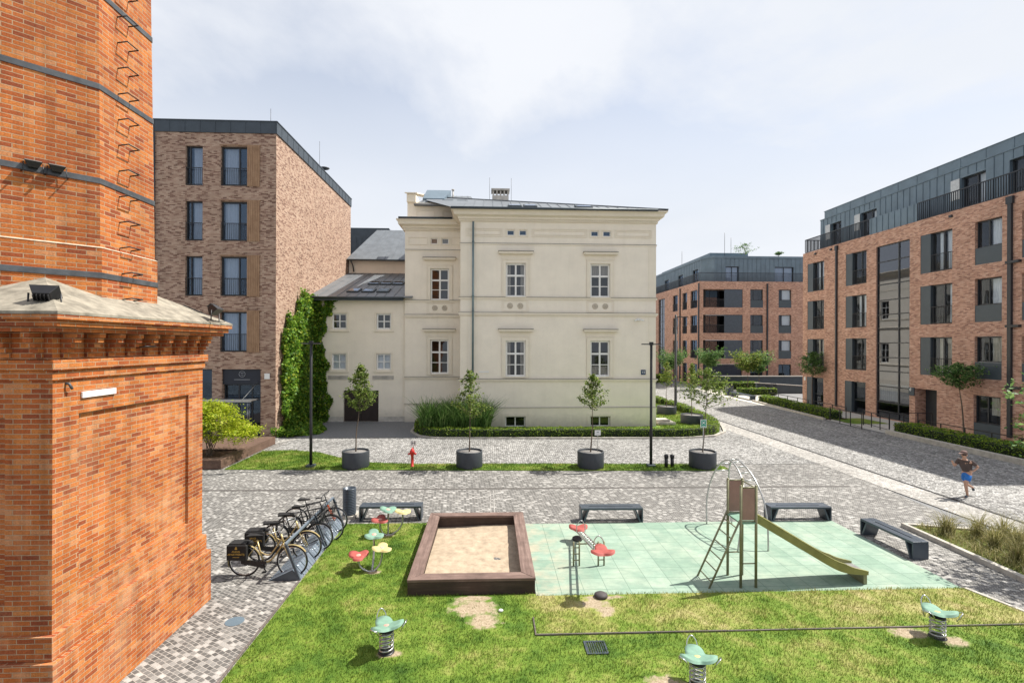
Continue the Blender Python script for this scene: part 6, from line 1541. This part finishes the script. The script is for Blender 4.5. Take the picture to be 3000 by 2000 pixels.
# ------------------------------------------------------------------ running person
pn = thing('person', 'person in brown cap, dark t-shirt and blue shorts running along the cobbled street', 'person', (16.75,17.0,0))
def skin_mesh(name, joints, edges, mat, parent, root=0, sub=2):
    me = bpy.data.meshes.new(name); me.from_pydata([j[0] for j in joints], edges, []); me.materials.append(mat)
    o = bpy.data.objects.new(name, me); C.objects.link(o); o.parent = parent
    m = o.modifiers.new('skin', 'SKIN'); m.use_smooth_shade = True; m.branch_smoothing = .3
    for i, j in enumerate(joints): me.skin_vertices[0].data[i].radius = j[1] if isinstance(j[1], tuple) else (j[1], j[1])
    me.skin_vertices[0].data[root].use_root = True
    s = o.modifiers.new('sub', 'SUBSURF'); s.levels = sub; s.render_levels = sub
    return o
J = {'pel':((0,0,.88),(.13,.10)), 'wai':((-.02,0,1.02),(.125,.095)), 'che':((-.07,0,1.22),(.15,.105)), 'nec':((-.11,0,1.36),.052), 'hea0':((-.13,0,1.43),.058), 'hea':((-.145,0,1.51),(.082,.095)), 'top':((-.14,0,1.60),.06),
 'hR':((.0,-.09,.84),.09), 'kR':((-.22,-.10,.52),.058), 'aR':((-.12,-.10,.10),.036), 'tR':((-.28,-.10,.05),.030),
 'hL':((.0,.09,.84),.09), 'kL':((.08,.10,.46),.058), 'aL':((.42,.10,.30),.036), 'tL':((.47,.10,.17),.030),
 'sR':((-.08,-.19,1.30),.056), 'eR':((.14,-.25,1.12),.040), 'wR':((-.04,-.22,.98),.027), 'pR':((-.10,-.21,.99),.030),
 'sL':((-.08,.19,1.30),.056), 'eL':((-.20,.26,1.06),.040), 'wL':((-.36,.20,1.20),.027), 'pL':((-.41,.18,1.235),.030)}
E = [('pel','wai'),('wai','che'),('che','nec'),('nec','hea0'),('hea0','hea'),('hea','top'),('pel','hR'),('hR','kR'),('kR','aR'),('aR','tR'),('pel','hL'),('hL','kL'),('kL','aL'),('aL','tL'),('che','sR'),('sR','eR'),('eR','wR'),('wR','pR'),('che','sL'),('sL','eL'),('eL','wL'),('wL','pL')]
for S, pd in (('R',(-1,.0,.15)),('L',(-.6,-.2,.75))):
    p = Vector(J['p'+S][0]); d = Vector(pd).normalized(); sd = Vector((0,1,0))
    for k, (off, ln) in enumerate(((-.024,.052),(-.008,.060),(.008,.057),(.024,.045))):
        a, b = p+sd*off+d*.035, p+sd*off+d*(.035+ln)+Vector((0,0,-.015)); J[f'f{S}{k}a'] = (tuple(a),.010); J[f'f{S}{k}b'] = (tuple(b),.008)
        E += [('p'+S,f'f{S}{k}a'),(f'f{S}{k}a',f'f{S}{k}b')]
    a = p+sd*(.045 if S == 'R' else -.045)+d*.01+Vector((0,0,.015)); J['th'+S] = (tuple(a),.010); E.append(('p'+S,'th'+S))
names = list(J); idx = {n_: i for i, n_ in enumerate(names)}
body = skin_mesh('body', [J[n_] for n_ in names], [(idx[a], idx[b]) for a, b in E], M['skin'], pn)
def sub(keys, edges, grow, mat, name, extra=None):
    j = {k: (J[k][0], tuple(x+grow for x in J[k][1]) if isinstance(J[k][1], tuple) else J[k][1]+grow) for k in keys}
    if extra: j.update(extra)
    nn = list(j); ii = {k: i for i, k in enumerate(nn)}
    return skin_mesh(name, [j[k] for k in nn], [(ii[a], ii[b]) for a, b in edges], mat, pn)
mid = lambda a, b, f: tuple(Vector(J[a][0]).lerp(Vector(J[b][0]), f))
sub(['pel','wai','che','sR','sL'], [('pel','wai'),('wai','che'),('che','sR'),('che','sL'),('sR','x'),('sL','y'),('che','n')], .035, M['tee'], 't_shirt', {'x':(mid('sR','eR',.72),.060),'y':(mid('sL','eL',.72),.060),'n':(mid('che','nec',.75),.075)})
sub(['pel','hR','hL'], [('w','pel'),('pel','hR'),('pel','hL'),('hR','x'),('hL','y')], .032, M['short'], 'shorts', {'w':(mid('pel','wai',.4),(.145,.115)),'x':(mid('hR','kR',.78),.088),'y':(mid('hL','kL',.78),.088)})
for S in 'RL': sub(['a'+S,'t'+S], [('a'+S,'t'+S)], .012, M['bench'], 'shoe')
hc = Vector((-.145,0,1.53)); mb = MB(); mb.ball(hc+Vector((.012,0,.02)),(.105,.088,.10),16,8); mb.build('hair', M['hair'], pn)
mb = MB(); mb.ball(hc+Vector((.0,0,.055)),(.110,.094,.085),16,8); mb.extr([(-.235,-.07,1.575),(-.34,-.05,1.555),(-.355,0,1.552),(-.34,.05,1.555),(-.235,.07,1.575)],(0,0,.012)); mb.build('cap', M['cap'], pn, bevel=.004)
for o in kids(pn):
    o.location = (0,0,0)
mb = MB(); mb.ball((-.238,0,1.505),(.02,.014,.022),8,6)
for s in (-1,1): mb.ball((-.135,s*.088,1.51),(.022,.012,.032),8,6)
f = mb.build('nose_and_ears', M['skin'], pn); f.location = (0,0,0)
mb = MB()
for s in (-1,1): mb.ball((-.222,s*.034,1.53),(.010,.014,.009),8,5)
mb.box(-.232,-.024,1.468,-.224,.024,1.474); f = mb.build('eyes_and_mouth', M['hair'], pn); f.location = (0,0,0)
pn.rotation_euler = (0,0,R(12)); pn.scale = (1.02,1.02,1.0)

# ------------------------------------------------------------------ sky, sun, camera
SUN = Vector((.67,.20,1.0)).normalized(); el = math.asin(SUN.z); az = math.atan2(SUN.x, SUN.y)
w = bpy.data.worlds.new('World'); bpy.context.scene.world = w; w.use_nodes = True; nt = w.node_tree
bg = nt.nodes['Background']; sky = nt.nodes.new('ShaderNodeTexSky'); sky.sky_type = 'NISHITA'; sky.sun_disc = False
sky.sun_elevation = el; sky.sun_rotation = az; sky.air_density = 1.0; sky.dust_density = 1.6; sky.ozone_density = 1.6
tc = nt.nodes.new('ShaderNodeTexCoord'); sp = nt.nodes.new('ShaderNodeSeparateXYZ'); nt.links.new(tc.outputs['Generated'], sp.inputs[0])
zz = math_(nt, 'ADD', math_(nt, 'MAXIMUM', sp.outputs[2], 0.0), .16)
cb = nt.nodes.new('ShaderNodeCombineXYZ'); nt.links.new(math_(nt,'DIVIDE',sp.outputs[0],zz), cb.inputs[0]); nt.links.new(math_(nt,'DIVIDE',sp.outputs[1],zz), cb.inputs[1])
v = mapping(nt, cb.outputs[0], (.55,.42,1), (0,0,R(-35)), (.65,.25,0))
n1 = noise(nt, v, 1.15, 9, .58); n1.inputs['Distortion'].default_value = .35
n2 = noise(nt, mapping(nt, cb.outputs[0], (.5,.5,1), (0,0,R(20)), (3.1,1.7,0)), .8, 6, .55)
cov = ramp(nt, n1.outputs[0], [(.25,(0,0,0)), (.56,(1,1,1))])
hz = node(nt, 'ShaderNodeMapRange'); nt.links.new(sp.outputs[2], hz.inputs[0]); hz.inputs[1].default_value = .72; hz.inputs[2].default_value = .22
cov = math_(nt, 'MAXIMUM', cov, hz.outputs[0])
SKY_STR = .10
ccol = ramp(nt, n2.outputs[0], [(.33,(5.1,5.35,5.75)), (.60,(5.85,5.98,6.25))])
mx = mixc(nt, math_(nt,'MULTIPLY',cov,.96), sky.outputs[0], ccol); nt.links.new(mx, bg.inputs[0]); bg.inputs[1].default_value = SKY_STR
L = bpy.data.lights.new('sun', 'SUN'); L.energy = 5.0; L.angle = R(.55); L.color = (1,.955,.875)
so = bpy.data.objects.new('sun', L); C.objects.link(so); so.rotation_euler = SUN.to_track_quat('Z','Y').to_euler()
cam = bpy.data.cameras.new('camera'); cam.sensor_width = 36; cam.lens = 36*1475/3000; cam.shift_y = 7/3000; cam.clip_end = 3000; cam.clip_start = .1
co = bpy.data.objects.new('camera', cam); C.objects.link(co)
yaw = math.atan(63/1475)
mw = Matrix.Rotation(-yaw,4,'Z') @ Matrix.Rotation(R(90),4,'X') @ Matrix.Rotation(.003,4,'Z'); mw.translation = (0,0,VIEW_H); co.matrix_world = mw
sc = bpy.context.scene; sc.camera = co
sc.view_settings.view_transform = 'Standard'; sc.view_settings.look = 'None'; sc.view_settings.gamma = 1; sc.view_settings.exposure = .7
sc.cycles.max_bounces = 8; sc.cycles.transparent_max_bounces = 12; sc.cycles.diffuse_bounces = 3; sc.cycles.glossy_bounces = 3
